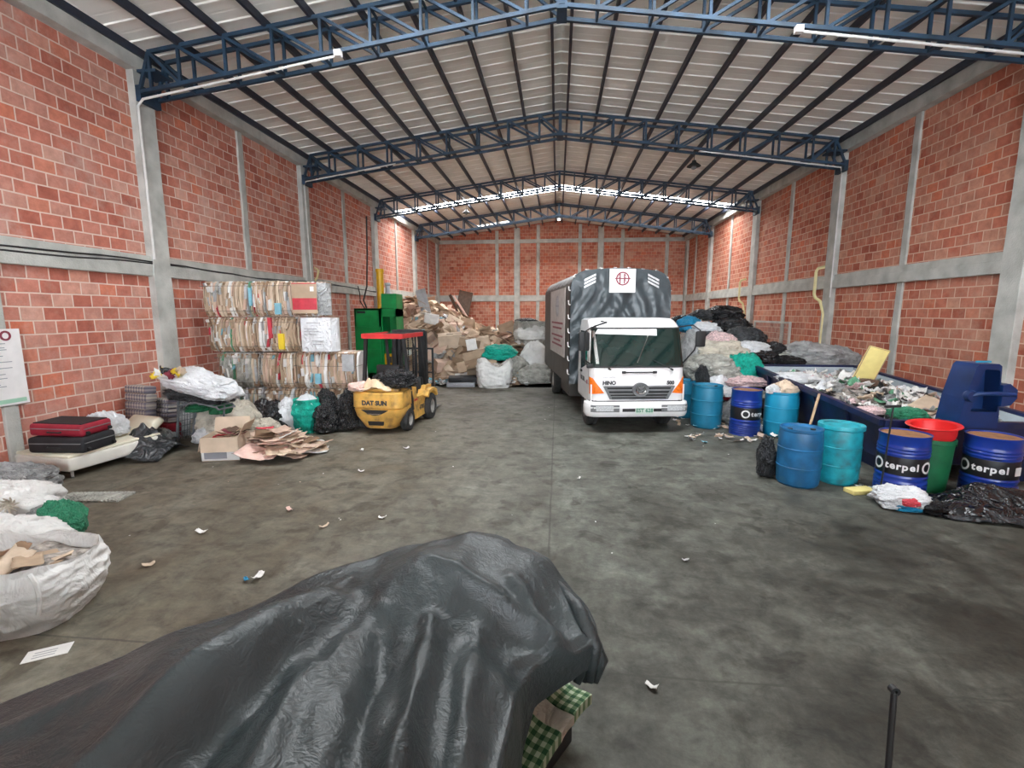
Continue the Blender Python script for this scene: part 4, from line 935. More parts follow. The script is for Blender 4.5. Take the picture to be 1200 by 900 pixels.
fs = [(i, (i+1) % 4, 4+(i+1) % 4, 4+i) for i in range(4)]+[(4, 5, 6, 7)]
mb.add(vs, fs+[(i, (i+1) % 4, 8+(i+1) % 4, 8+i) for i in range(4)], 0)
mb.add(vs, [(8+i, 8+(i+1) % 4, 12+(i+1) % 4, 12+i) for i in range(4)]+[(12, 13, 14, 15)], 1)
mb.build('container_body', [M['navy'], M['innergrey']], sk)
for i in range(4):
    a, b = tp[i], tp[(i+1) % 4]; MB().bar(a, b, .10, .09).build('rim_rail', M['navy'], sk)
for y in (.9, 1.9, 2.9, 3.9):
    MB().bar(cpt(0, y, 1)+V(-.01, 0, -.04), V(.13, y, zb0+.02+.1*y/Lc), .07, .07).build('side_rib', M['navy'], sk)
for x in (.35, Wc-.35):
    mb = MB(); mb.box(x-.06, x+.06, .05, Lc-.7, 0, .26); mb.build('skid_rail', M['navy'], sk)
# tapered housing on the front rim
hs = MB()
HX = 1.12
out = [(-.46, 0), (.46, 0), (.47, .30), (.26, .98), (-.17, .98), (-.30, .90)]
out = [(-.20, .0), (.32, .0), (.32, .20), (.27, .88), (.23, .91), (-.01, .91), (-.05, .87), (-.15, .42)]
mb = MB(); X = Matrix.Translation((HX, -.02, H0-.02))
def shr(p, k, dz=0): cx, cz_ = .14, .5; return [(cx+(x-cx)*k, cz_+(z-cz_)*k+dz) for x, z in p]
n = len(out); inn = shr(out, .66, .06)
vs = [(x, -.10, z) for x, z in out]+[(x, .32, z) for x, z in out]+[(x+.03, -.10, z) for x, z in inn]+[(x+.03, .14, z) for x, z in inn]
fs = [(i, (i+1) % n, n+(i+1) % n, n+i) for i in range(n)]+[tuple(range(2*n-1, n-1, -1))]
fs += [(i, 2*n+i, 2*n+(i+1) % n, (i+1) % n) for i in range(n)]+[(2*n+i, 3*n+i, 3*n+(i+1) % n, 2*n+(i+1) % n) for i in range(n)]+[tuple(range(3*n, 4*n))]
mb.add(vs, fs, 0, X); hh = mb.build('hopper_housing', M['navy2'], sk)
mb = MB(); mb.tube([X @ V(-.10, -.14, .46), X @ V(-.04, -.18, .50), X @ V(.15, -.20, .51), X @ V(.42, -.18, .49)], .03, 12)
mb.lathe([(.001, -.05), (.07, -.05), (.085, 0), (.07, .05), (.001, .05)], 20, X=X @ Matrix.Translation((-.10, -.12, .46)) @ Matrix.Rotation(PI/2, 4, 'X'))
mb.build('crossbar', M['navy2'], hh, 40)
mb = MB(); mb.prism([(.28, .32), (.40, .34), (.47, .44), (.46, .56), (.36, .64), (.27, .62)], -.16, .12, 0, X); mb.build('side_lug', M['navy2'], hh)
MB().box(-.08, .12, -.105, -.095, .93, .955, 0, X).build('worn_edge', M['drumsky'], hh)
# thin pole, stick, bits at the drums
o = MB().tube([(0, 0, 0), (.005, -.03, .6), (.012, -.05, 1.24)], .011, 8).tube([(-.09, -.05, 1.235), (.10, -.05, 1.245)], .018, 8).build('thin_stand', M['mast'], None, True); o.location = (4.36, 6.62, 0); tag(o, 'thin grey metal pole with a short crossbar beside the lettered steel drum', 'pole')
o = MB().tube([(0, 0, 0), (.62, .75, 1.13)], .020, 8).build('wooden_stick', M['wood'], None, True); o.location = (3.66, 7.42, 0); tag(o, 'wooden stick leaning on the container side behind the blue drum', 'stick')
o = MB().bbox(-.18, .18, -.09, .09, 0, .06, .01).build('foam_block', M['foam'], None, 30); place(o, (4.17, 6.72, 0), .25); tag(o, 'small yellow foam block on the floor by the aqua drum', 'foam block')
o = MB().bbox(-.19, .19, -.025, .025, 0, 1.0, .008).build('yellow_panel', M['foam'], None, 30); place(o, (6.22, 10.5, .80), (R(12), R(15), R(-8))); tag(o, 'pale yellow board standing up out of the container waste', 'board')
mb = MB()
for a_, b_ in (((-.185, 0), (-.185, 1)), ((.185, 0), (.185, 1)), ((-.185, .99), (.185, .99))): mb.bar((a_[0], -.027, a_[1]), (b_[0], -.027, b_[1]), .014, .006)
mb.build('edge_trim', M['wood'], o)
# wire mesh frame on the right wall
r = thing('wire_panel', 'wire mesh panel in a grey frame leaning on the right wall', 'mesh panel', (8.0, 17.5, .2))
mb = MB()
for (p, q) in (((0, 0, 0), (0, 3.0, 0)), ((0, 0, 1.9), (0, 3.0, 1.9)), ((0, 0, 0), (0, 0, 1.9)), ((0, 3.0, 0), (0, 3.0, 1.9))): mb.bar(p, q, .07)
mb.build('frame', M['conc'], r)
mb = MB()
for i in range(1, 38): mb.bar((0, .08*i, 0), (0, .08*i, 1.9), .006)
for i in range(1, 24): mb.bar((0, 0, .08*i), (0, 3.0, .08*i), .006)
mb.build('wire_mesh', M['rim'], r)
# ------------------------------------------------------------------ soft shapes: bags, sacks, sheets
def superell(u, v, e1, e2):
    th = (u-.5)*2*PI; ph = (v-.5)*PI
    def sg(a, e): return math.copysign(abs(a)**e, a)
    return V(sg(math.cos(ph), e1)*sg(math.cos(th), e2), sg(math.cos(ph), e1)*sg(math.sin(th), e2), sg(math.sin(ph), e1))
def bag_mesh(name, m, seed, style='lump', nu=72, nv=46, crumple=1.0):
    """unit-sized soft bag (about 1 x 1 x 1, base at z = 0)"""
    sd = V(seed*7.13, seed*3.7, seed*1.9)
    def f(u, v):
        if style == 'tall': p = superell(u, v, .55, .8)
        elif style == 'flat': p = superell(u, v, .8, .55)
        else: p = superell(u, v, .75, .85)
        q = p.copy()
        n1 = nz(q*1.4+sd); n2 = nz(q*3.1+sd*1.3); n3 = 1-2*abs(nz(q*4.6+V(n1, n2, 0)*1.2+sd)); n4 = 1-2*abs(nz(q*9.5+sd*.7+V(n2, n1, n2)))
        rr_ = 1+crumple*(.20*n1+.13*n2+.13*n3+.075*n4+.03*(1-2*abs(nz(q*19+sd))))
        p = p*rr_
        z = (v-.5)*2
        if style == 'tall':
            neck = max(0, min(1, (p.z-.52)/.5)); k = 1-.80*neck**1.3; p.x *= k; p.y *= k
            if neck > .55: fl = (neck-.55)*1.6; p.x *= 1+fl; p.y *= 1+fl
            pl = math.atan2(p.y, p.x); w_ = 1+.09*math.sin(pl*9+seed)*max(0, p.z); p.x *= w_; p.y *= w_
        if style == 'lump':
            if p.z > .3: k = 1-.35*(p.z-.3); p.x *= k; p.y *= k
        if style == 'flat':
            e = max(abs(p.x), abs(p.y)); p.z *= 1-.35*max(0, e-.5)
        if p.z < -.55: p.z = -.55-(-.55-p.z)*.25
        return (p.x*.5, p.y*.5, (p.z+.66)*.60)
    mb = MB(); mb.grid(f, nu, nv, closeu=True); zmin = min(v[2] for v in mb.v); zmax = max(v[2] for v in mb.v)
    mb.v = [(x, y, (z-zmin)/(zmax-zmin)) for x, y, z in mb.v]
    return mb.mesh(name, m, 'all')
_bm = {}
def soft(name, m, label, cat, loc, size, style='lump', rz=0, tilt=(0, 0), seed=None, group=None, crumple=1.0):
    """a soft thing standing on loc (centre of its base)"""
    sd = seed if seed is not None else (len(_bm) % 5)+1
    key = (m, style, sd % 6, crumple)
    if key not in _bm: _bm[key] = bag_mesh(name, M[m], sd % 6+.37*len(_bm) % 1, style, crumple=crumple)
    o = link(name, _bm[key]); o.location = loc; o.rotation_euler = (R(tilt[0]), R(tilt[1]), R(rz)); o.scale = size
    return tag(o, label, cat, group)
def sheet_mesh(name, m, w_, h_, bend, seed, crum=.0, th=.006, torn=False, n=10):
    sd = V(seed*3.3, seed*1.7, 0)
    def f(o):
        def g(u, v):
            x = (u-.5)*w_; y = (v-.5)*h_
            if torn:
                e = 1+.14*nz(V(u*4, v*4, 3)+sd); x *= e; y *= 1+.14*nz(V(u*4, v*4, 8)+sd)
            z = bend*(u-.5)**2*w_*2+crum*nz(V(u*3, v*3, 0)+sd)+crum*.5*nz(V(u*8, v*8, 1)+sd)
            if bend and seed % 2 > 1: z = abs(x)*bend*.8+crum*nz(V(u*3, v*3, 0)+sd)
            return (x, y, z+o)
        return g
    mb = MB(); mb.grid(f(0), n, n).grid(f(-th), n, n)
    ring = [i for i in range(n)]+[n*j+n-1 for j in range(1, n)]+[n*(n-1)+i for i in range(n-2, -1, -1)]+[n*j for j in range(n-2, 0, -1)]
    k = len(ring); mb.f += [(ring[i], ring[(i+1) % k], n*n+ring[(i+1) % k], n*n+ring[i]) for i in range(k)]; mb.m += [0]*k
    return mb.mesh(name, m, 60 if not crum else 'all')
def box_mesh(name, m, w_, d_, h_, seed, open_top=True, hang=False):
    """corrugated box with its four flaps"""
    t_ = .008; r_ = random.Random(seed); mb = MB()
    w2, d2 = w_/2, d_/2
    mb.box(-w2, w2, -d2, d2, 0, t_)
    mb.box(-w2, w2, -d2, -d2+t_, 0, h_); mb.box(-w2, w2, d2-t_, d2, 0, h_); mb.box(-w2, -w2+t_, -d2, d2, 0, h_); mb.box(w2-t_, w2, -d2, d2, 0, h_)
    for (ax, sgn) in ((0, -1), (0, 1), (1, -1), (1, 1)):
        L = d2*.95; a = r_.uniform(-.2, 1.9) if open_top else r_.uniform(1.50, 1.6)
        # a: angle from straight up, positive outwards when open
        if not open_top: a = -a
        if hang: a = (2.9, .5, 3.0, .3)[(ax*2+(sgn+1)//2)]
        if ax == 0: p = V(sgn*w2, 0, h_); dr = V(sgn*math.sin(a), 0, math.cos(a)); e = V(0, d2, 0)
        else: p = V(0, sgn*d2, h_); dr = V(0, sgn*math.sin(a), math.cos(a)); e = V(w2, 0, 0)
        q = p+dr*L*(.98); nrm = dr.cross(e).normalized()*t_
        vs = [p-e, p+e, q+e*.98, q-e*.98]; vs += [v+nrm for v in vs]
        mb.add(vs, [(0, 1, 2, 3), (7, 6, 5, 4), (0, 4, 5, 1), (1, 5, 6, 2), (2, 6, 7, 3), (3, 7, 4, 0)])
    return mb.mesh(name, m)
# ------------------------------------------------------------------ cardboard bales
BM = [M[k] for k in ('card', 'card2', 'card3', 'card4', 'paper', 'paperg', 'pblue', 'pred', 'pyellow', 'pgreen', 'khaki')]
def bale(x0, x1, z0, z1, label, y0=9.92, dep=1.1, pal=None, seed=0, face=None):
    r_ = random.Random(seed); th = thing('cardboard_bale', label, 'bale', (x0, y0, z0), 0, 'pressed bales stacked by the left wall')
    W_, H_ = x1-x0, z1-z0; mb = MB()
    pal = pal or [(0, 34), (1, 28), (2, 16), (3, 6), (4, 12), (5, 8), (6, 1), (7, 1), (9, 1), (10, 6)]
    ch = [k for k, n in pal for _ in range(n)]
    mb.box(.04, W_-.04, .07, dep-.04, .03, H_-.03, 3)
    x = 0.0
    while x < W_-.01:
        t_ = min(r_.choice((.008, .012, .02, .03, .045, .06)), W_-x); mi = r_.choice(ch)
        # vertical layer with a ragged, wavy front edge; split in one or two lengths
        cuts = [0, H_]
        if r_.random() < .7: cuts = [0, H_*r_.uniform(.2, .8), H_]
        if r_.random() < .3: cuts = [0, H_*r_.uniform(.15, .4), H_*r_.uniform(.55, .85), H_]
        for c0, c1 in zip(cuts, cuts[1:]):
            if r_.random() < .5: mi = r_.choice(ch)
            fr = r_.uniform(-.035, .05)+.11*((2*(x/W_)-1)**6); n = 6; sd = r_.uniform(0, 99); lean = r_.uniform(-.02, .02)
            P = []
            for i in range(n+1):
                z = c0+(c1-c0)*i/n; ed = .10*(abs(2*z/H_-1)**4)
                yy = fr+ed+.020*nz(V(z*5, sd, 0)); xx = x+lean*(z/H_-.5)*2+.018*nz(V(z*4, x*3, seed))
                P.append((xx, yy, z+(.012*nz(V(x*6, 0, sd)) if 0 < i < n else 0)))
            vs = []
            for (xx, yy, z) in P: vs += [(xx, yy, z), (xx+t_*1.02, yy+r_.uniform(-.006, .008), z), (xx+t_*1.02, dep, z), (xx, dep, z)]
            fs = [(4*i+a, 4*i+(a+1) % 4, 4*i+4+(a+1) % 4, 4*i+4+a) for i in range(n) for a in range(4)]+[(3, 2, 1, 0), (4*n, 4*n+1, 4*n+2, 4*n+3)]
            mb.add(vs, fs, mi)
        x += t_
    # torn flaps sticking out of the face
    for i in range(int(14*W_)):
        cx, cz_ = r_.uniform(.05, W_-.1), r_.uniform(.08, H_-.1); w_, h_ = r_.uniform(.02, .09), r_.uniform(.08, .28); h_ = min(h_, H_-.04-cz_)
        mi = r_.choice((0, 1, 2, 1, 4, 4, 4, 4, 5, 5, 0, 6 if r_.random() < .5 else 7)); d = r_.uniform(.03, .07); k = r_.uniform(-.04, .04)
        vs = [(cx, -.015, cz_), (cx+w_, -.03-d*.4, cz_+.01), (cx+w_+k, -.02-d*.5, cz_+h_), (cx+k, -.01, cz_+h_*.9)]; vs += [(a, b+.05, c) for a, b, c in vs]
        mb.add(vs, [(0, 1, 2, 3), (7, 6, 5, 4), (0, 4, 5, 1), (1, 5, 6, 2), (2, 6, 7, 3), (3, 7, 4, 0)], mi)
    mb.build('bale_body', BM, th)
    for i in range(3 if W_ < 1.3 else 4):
        z = H_*(.16+.7*i/(2 if W_ < 1.3 else 3))
        if i % 2 == 0: MB().tube([(-.004, dep, z), (-.01, .0, z), (.02, -.05, z), (W_*.5, -.062, z+.01*nz(V(i, seed, 0))), (W_-.02, -.05, z), (W_+.01, .0, z), (W_+.004, dep, z)], .005, 5).build('baling_wire', M['straw'], th)
    return th
BX = -7.75
grey = [(0, 8), (10, 40), (5, 12), (4, 6), (9, 6), (1, 6)]
bale(BX, BX+1.10, 2.36, 3.12, 'leftmost bale of the top row, narrow brown cardboard layers with white strips', seed=1)
b2 = bale(BX+1.12, BX+2.06, 2.37, 3.12, 'middle bale of the top row with a turquoise scrap in its left edge', seed=2)
MB().box(.04, .09, -.085, -.03, .22, .60).build('turquoise_scrap', M['pblue'], b2); MB().box(.62, .74, -.10, -.04, .04, .28).build('blue_wrapper', M['pblue'], b2)
b3 = bale(BX+2.08, BX+2.76, 2.37, 3.10, 'right bale of the top row faced with a brown box printed with a red band', seed=3, dep=.42)
mb = MB(); mb.grid(lambda u, v: (.06+.56*u, -.10-.02*math.sin(u*PI), .06+.64*v), 8, 8).grid(lambda u, v: (.06+.56*u, -.07, .06+.64*v), 8, 8); fb_ = mb.build('box_face', M['card'], b3)
mb = MB(); mb.grid(lambda u, v: (.07+.54*u, -.104-.02*math.sin(u*PI), .14+.24*v), 8, 3); mb.grid(lambda u, v: (.07+.54*u, -.103-.02*math.sin(u*PI), .675+.02*v), 8, 3); mb.build('red_band', M['pred'], fb_)
MB().box(.48, .56, -.118, -.11, .52, .62).build('paper_label', M['paper'], fb_)
mb = MB(); mb.grid(lambda u, v: (.66+.16*math.sin(u*PI), -.12+.45*u, .03+.67*v+.02*nz(V(u*3, v*3, 1))), 14, 10); mb.grid(lambda u, v: (.60+.16*math.sin(u*PI), -.10+.45*u, .03+.67*v), 14, 10); mb.build('plastic_wrap', M['bagclear'], b3, 'all')
bale(BX+.03, BX+1.12, 1.59, 2.34, 'leftmost bale of the second row, brown with a green scrap near its foot', seed=4)
b5 = bale(BX+1.14, BX+2.14, 1.60, 2.35, 'middle bale of the second row with one red and one yellow strip', seed=5)
MB().box(.40, .48, -.075, -.03, .30, .74).build('red_strip', M['pred'], b5); MB().box(.62, .74, -.085, -.03, .06, .40).build('yellow_strip', M['pyellow'], b5)
b6 = bale(BX+2.16, BX+2.92, 1.60, 2.35, 'right bale of the second row wrapped in a big white printed sack', seed=6, dep=.42)
mb = MB(); mb.grid(lambda u, v: (.14+.66*u, -.10-.05*math.sin(u*PI)*math.sin(v*PI), .02+.72*v), 10, 10); mb.grid(lambda u, v: (.14+.66*u, -.04, .02+.72*v), 10, 10); ww = mb.build('white_sack', M['bagwhite'], b6, 'all')
mb = MB(); mb.grid(lambda u, v: (.78+.07*math.sin(u*PI), -.09+.45*u, .02+.72*v), 10, 10); mb.grid(lambda u, v: (.72, -.07+.45*u, .02+.72*v), 10, 10); mb.build('sack_side', M['bagwhite'], b6, 'all')
mb = MB()
for i, (z, a, b) in enumerate(((.62, .3, .6), (.50, .24, .52), (.44, .24, .56), (.38, .24, .50), (.24, .4, .66), (.17, .42, .6))): mb.box(a, b, -.158, -.15, z, z+.018)
mb.build('faint_print', M['paperg'], ww)
bale(BX+.20, BX+1.20, .79, 1.57, 'leftmost bale of the third row, mostly dusty grey film and sacks', pal=grey, seed=7)
bale(BX+1.22, BX+2.02, .79, 1.57, 'middle bale of the third row with dark rounded cardboard ends', seed=8)
b9 = bale(BX+2.04, BX+3.44, .80, 1.60, 'wide bale at the right end of the third row, beside the forklift', seed=9, dep=.6, pal=[(0, 20), (1, 24), (2, 14), (3, 4), (4, 20), (5, 8), (6, 5), (7, 3)])
MB().box(.50, .62, -.09, -.03, .12, .34).build('blue_wrapper', M['pblue'], b9); mb = MB(); mb.box(1.12, 1.38, -.08, -.03, .40, .76); mb.build('blue_print', M['paperg'], b9)
bale(BX+.30, BX+1.22, 0, .78, 'leftmost bale of the bottom row, grey and white layers behind the woven sack', pal=grey, seed=10)
bale(BX+1.24, BX+2.10, 0, .78, 'middle bale of the bottom row, behind the black bin bags', seed=11)
bale(BX+2.12, BX+3.40, 0, .78, 'right bale of the bottom row, behind the teal sack', seed=12)
# ------------------------------------------------------------------ left wall goods
# mattress base
r = thing('bed_base', 'off white upholstered bed base on short metal legs under the suitcases', 'bed base', (-7.55, 6.95, 0), R(-8))
MB().bbox(-.55, .55, -.75, .75, .12, .32, .03, seg=3).build('base_frame', M['mattress'], r, 30)
MB().bbox(-.53, .53, -.73, .73, .32, .36, .018).build('top_panel', M['cream'], r, 30)
for x, y in ((-.45, -.65), (.45, -.65), (-.45, .65), (.45, .65)): MB().tube([(x, y, .13), (x, y, .03), (x+.02, y-.01, .012)], .02, 8).build('leg', M['silver'], r, True)
def suitcase(m, label, loc, size, rz, tilt=(0, 0)):
    r = thing('suitcase', label, 'suitcase', loc, 0, rot=(R(tilt[0]), R(tilt[1]), R(rz))); w_, d_, h_ = size
    MB().bbox(-w_/2, w_/2, -d_/2, d_/2, 0, h_, .05, seg=3).build('case_body', M[m], r, 30)
    mb = MB(); pr_ = [(-w_/2-.004, -d_/2+.05), (-w_/2+.05, -d_/2-.004), (w_/2-.05, -d_/2-.004), (w_/2+.004, -d_/2+.05), (w_/2+.004, d_/2-.05), (w_/2-.05, d_/2+.004), (-w_/2+.05, d_/2+.004), (-w_/2-.004, d_/2-.05)]
    mb.tube([(x, y, h_*.62) for x, y in pr_+pr_[:1]], .008, 6); mb.build('zip', M['grey'], r)
    if m == 'suitred': MB().bbox(-w_/2+.04, w_/2-.04, -d_/2+.04, d_/2-.04, h_-.01, h_+.012, .01).build('top_pocket', M['suitblk'], r)
    MB().tube([(-.1, -d_/2-.01, h_*.4), (-.08, -d_/2-.04, h_*.4), (.08, -d_/2-.04, h_*.4), (.1, -d_/2-.01, h_*.4)], .012, 8).build('handle', M['black'], r, True)
    for s in (-1, 1): MB().lathe([(.001, -.02), (.03, -.02), (.03, .02), (.001, .02)], 12, X=Matrix.Translation((w_/2+.01, s*(d_/2-.08), .05)) @ Matrix.Rotation(PI/2, 4, 'X')).build('wheel', M['black'], r)
    return r
suitcase('suitblk', 'black fabric suitcase lying on the bed base under the red one', (-7.45, 6.55, .365), (.86, .60, .24), 4)
suitcase('suitred', 'dark red suitcase with black top lying on the black suitcase', (-7.47, 6.57, .61), (.80, .56, .19), 6, (0, 2))
soft('plastic_bag', 'bagwhite', 'white knotted plastic bag against the wall behind the suitcases', 'bag', (-7.62, 7.22, .365), (.56, .45, .46), 'lump', 20, seed=1)
o = MB().bbox(-.36, .36, -.07, .07, 0, .42, .05, seg=3).build('cushion', M['cream'], None, 30); place(o, (-7.50, 7.62, .30), (R(-52), 0, R(-14))); tag(o, 'cream foam cushion tilted beside the white plastic bag', 'cushion')
def film(name, m, label, cat, loc, w_, d_, h_, seed, rz=0, amp=.16, n=44, tail=.3):
    """plastic sheet dropped in a heap: soft hump with long creases, edges down on the floor"""
    sd = V(seed*3.1, seed*5.7, 0)
    def f(o):
        def g(u, v):
            x, y = u*2-1, v*2-1; e = 1+.22*nz(V(math.atan2(y, x)*1.2, seed, 0)); d = min(1, math.hypot(x, y)/1.25)
            hgt = (1-d*d)*(.55+.55*nz(V(x*1.6, y*1.6, 0)+sd)) + amp*(1-2*abs(nz(V(x*2.6, y*2.6, 3)+sd)))*(1-d)*1.2+.06*(1-2*abs(nz(V(x*6, y*6, 5)+sd)))*(1-d*.6)
            return (x*w_/2*e, y*d_/2*e, max(.012, hgt*h_+.02)+o)
        return g
    mb = MB(); mb.grid(f(0), n, n).grid(f(-.01), n, n); o = mb.build(name, M[m], None, 'all'); place(o, loc, R(rz)); return tag(o, label, cat)
film('plastic_sheet', 'bagdark', 'crumpled charcoal plastic sheeting spilling from the bed base onto the floor', 'plastic sheet', (-7.20, 7.42, 0), 1.15, .95, .50, 3, 10)
# rugs
for (x, y, z, w_, h_, l, sd) in ((-7.82, 8.15, .36, .60, .74, 'taller folded woven plaid rug leaning on the brick wall', 1), (-7.62, 8.50, .34, .46, .46, 'smaller folded woven plaid rug right of the taller one', 2)):
    mb = MB()
    for i in range(5):
        zz = i*h_/5; mb.bbox(-w_/2+.012*((i*7) % 3), w_/2-.01*((i*5) % 3), -.11+.01*(i % 2), .11, zz, zz+h_/5-.004, .028, seg=2)
    o = mb.build('folded_rug', M['rug'], None, 30); place(o, (x, y, z), (R(-6), 0, R(-14))); tag(o, l, 'rug')
    mb = MB(); mb.bbox(-w_/2-.02, w_/2+.03, -.16, .14, 0, z-.01, .04)
    q = mb.build('storage_box', M['brown'] if sd == 1 else M['suitred'], None, 30); place(q, (x, y, 0), (0, 0, R(-14))); tag(q, 'dark box on the floor under the %s plaid rug' % ('taller' if sd == 1 else 'smaller'), 'box')
# folding cart
r = thing('hand_cart', 'grey folding shopping cart frame with two wheels carrying the upper sacks', 'cart', (-6.93, 7.95, 0), R(-12))
mb = MB()
for s in (0, .34): mb.tube([(-.02, s, .10), (.06, s, .5), (.14, s, .95), (.18, s, 1.10), (.06, s, 1.16)], .022, 8)
mb.tube([(.06, 0, 1.16), (.06, .34, 1.16)], .016, 8); mb.build('upright_frame', M['cartgrey'], r, True)
mb = MB(); 
for s in (0, .34): mb.tube([(.14, s, .78), (.5, s, .86), (1.0, s, .80), (1.05, s, .76)], .016, 8)
mb.tube([(1.05, 0, .76), (1.05, .34, .76)], .016, 8)
for i in range(5): mb.tube([(.2+.2*i, 0, .82), (.2+.2*i, .34, .82)], .010, 6)
mb.build('tray_frame', M['cartgrey'], r, True)
mb = MB()
for i in range(7): mb.bar((.0+.018*i, 0, .18+.10*i), (.0+.018*i, .34, .18+.10*i), .010)
for i in range(6): mb.bar((-.01, .03+.055*i, .12), (.10, .03+.055*i, .82), .008)
mb.build('wire_basket', M['cartgrey'], r)
mb = MB(); mb.tube([(1.0, .17, .80), (.85, .17, .02)], .016, 8); mb.build('prop_leg', M['cartgrey'], r, True)
for y in (-.06, .40):
    X = Matrix.Translation((.02, y, .105)) @ Matrix.Rotation(PI/2, 4, 'X')
    w0 = MB().lathe([(.075, -.018), (.1, -.018), (.105, 0), (.1, .018), (.075, .018), (.075, -.018)], 24, X=X).build('wheel', M['tyre'], r, 30)
    mb = MB(); mb.lathe([(.001, -.02), (.022, -.02), (.022, .02), (.001, .02)], 12, X=X)
    for k_ in range(5): a = k_*2*PI/5; mb.bar(X @ V(0, 0, 0), X @ V(.08*math.cos(a), .08*math.sin(a), 0), .014)
    mb.build('spokes', M['cartgrey'], w0)
soft('sack', 'bagwhite', 'big white sack with open mouth lying across the top of the cart', 'sack', (-6.50, 8.10, .98), (1.25, .60, .46), 'flat', -6, (0, 12), seed=2)
mb = MB()
rr = random.Random(5)
for i, mk in enumerate(('pyellow', 'paper', 'bagblack', 'maroon', 'pyellow', 'card2')):
    o = link('cloth_scrap', sheet_mesh('cloth_scrap', M[mk], .24, .16, .3, i+1, .06, n=12)); place(o, (-7.08+.09*i, 7.86-.01*i, 1.36+.025*(i % 3)), (R(50), R(20*(i % 3)-20), R(30*i))); tag(o, ['yellow scrap at the left end of the white sack mouth', 'white scrap in the mouth of the big sack on the cart', 'black scrap poking up from the sack on the cart', 'maroon scrap in the mouth of the sack on the cart', 'bright yellow strip at the right of the sack mouth', 'beige scrap in the mouth of the sack on the cart'][i], 'scrap')
soft('bin_bag', 'bagdark', 'charcoal plastic bag slumped on the cart under the white sack', 'bag', (-6.58, 8.12, .83), (.98, .50, .32), 'flat', 5, (0, 6), seed=3)
soft('woven_sack', 'wovenbeige', 'large beige woven sack with green netting on top, below the cart tray', 'sack', (-6.42, 8.65, 0), (1.10, .80, .80), 'lump', 15, seed=4, crumple=.8)
soft('net_bundle', 'leaf', 'dark green netting bundle on top of the beige woven sack, right one', 'netting', (-6.30, 8.30, .56), (.34, .30, .28), 'lump', 15, seed=4)
soft('net_bundle', 'leaf', 'dark green netting bundle on the beige woven sack, left one', 'netting', (-6.72, 8.30, .60), (.40, .26, .20), 'lump', 55, seed=5)
soft('plastic_bag', 'bagwhite', 'white bag on the floor behind the cart wheels', 'bag', (-6.62, 8.25, 0), (.36, .34, .32), 'lump', 0, seed=1)
soft('plastic_bag', 'bagclear', 'cloudy bag between the pillar and the cart frame, upper one', 'bag', (-7.50, 8.85, .66), (.5, .42, .40), 'lump', 40, seed=2)
soft('storage_sack', 'bagclear', 'cloudy bag between the pillar and the cart frame, lower one', 'bag', (-7.48, 8.88, 0), (.55, .45, .68), 'tall', 70, seed=3)
soft('plastic_sheet', 'bagclear', 'grey plastic film bundle lying on the floor left of the cart', 'plastic sheet', (-7.28, 7.95, 0), (.62, .42, .36), 'flat', -25, seed=5)
for i, (x, y, m_, l) in enumerate(((-6.98, 7.55, 'paper', 'torn white paper on the floor left of the cart wheel'), (-6.85, 7.42, 'paper', 'white paper scrap nearest the camera beside the cart'), (-7.1, 7.48, 'paperg', 'grey paper scrap on the charcoal sheeting'))):
    o = link('paper_scrap', sheet_mesh('paper_scrap', M[m_], .2, .13, .4, i, .05, n=8)); place(o, (x, y, .06+.05*(i == 2)*3), (R(10), R(12), i)); tag(o, l, 'paper')
# open cardboard box with printed lower half
r = thing('cardboard_box', 'open cardboard box with a white blue printed base in front of the bales', 'box', (-5.62, 7.48, 0), R(14))
link('box_body', box_mesh('box_body', M['card2'], .58, .52, .40, 11, True, True), r)
MB().box(-.292, .292, -.264, -.261, .01, .19).build('printed_panel', M['paper'], r)
MB().box(-.25, .10, -.267, -.265, .04, .15).build('blue_print', M['greyprint'], r)
for i in range(7):
    o = link('cardboard_scrap', sheet_mesh('cardboard_scrap', M[('card3', 'pred', 'card4', 'card', 'maroon', 'card2', 'brown')[i]], .36, .24, .2, i, .02)); place(o, (-5.68+.05*i, 7.48+.02*(i % 3), .34+.02*i), (R(rnd.uniform(-25, 25)), R(rnd.uniform(-20, 20)), rnd.uniform(0, 3)))
    tag(o, 'scrap packed in the open printed cardboard box', 'scrap', 'scraps inside the printed cardboard box')
for i in range(44):
    a = rnd.uniform(0, 6.28); d = rnd.uniform(0, 1)**.6; x = -4.85+.62*d*math.cos(a); y = 7.75+.45*d*math.sin(a); w_ = rnd.uniform(.4, .8)
    o = link('flattened_carton', sheet_mesh('flattened_carton', M[rnd.choice(('card2', 'card3', 'card', 'card3', 'card2', 'paper', 'pinkcloth', 'card4'))], w_, w_*rnd.uniform(.5, .8), rnd.uniform(-.1, .25), i, .03, torn=True))
    place(o, (x, y, .05+.42*(i/44)*(1-d*.75)), (R(rnd.uniform(-9, 9)), R(rnd.uniform(-9, 9)), rnd.uniform(0, 6.28))); tag(o, 'flattened brown carton in the loose pile beside the printed box', 'cardboard', 'flattened cartons in the floor pile by the bales')
o = link('cardboard_scrap', sheet_mesh('cardboard_scrap', M['pred'], .28, .06, .1, 3, .02)); place(o, (-4.95, 7.55, .50), (R(8), 0, .3)); tag(o, 'narrow red strip on top of the flattened carton pile', 'scrap')
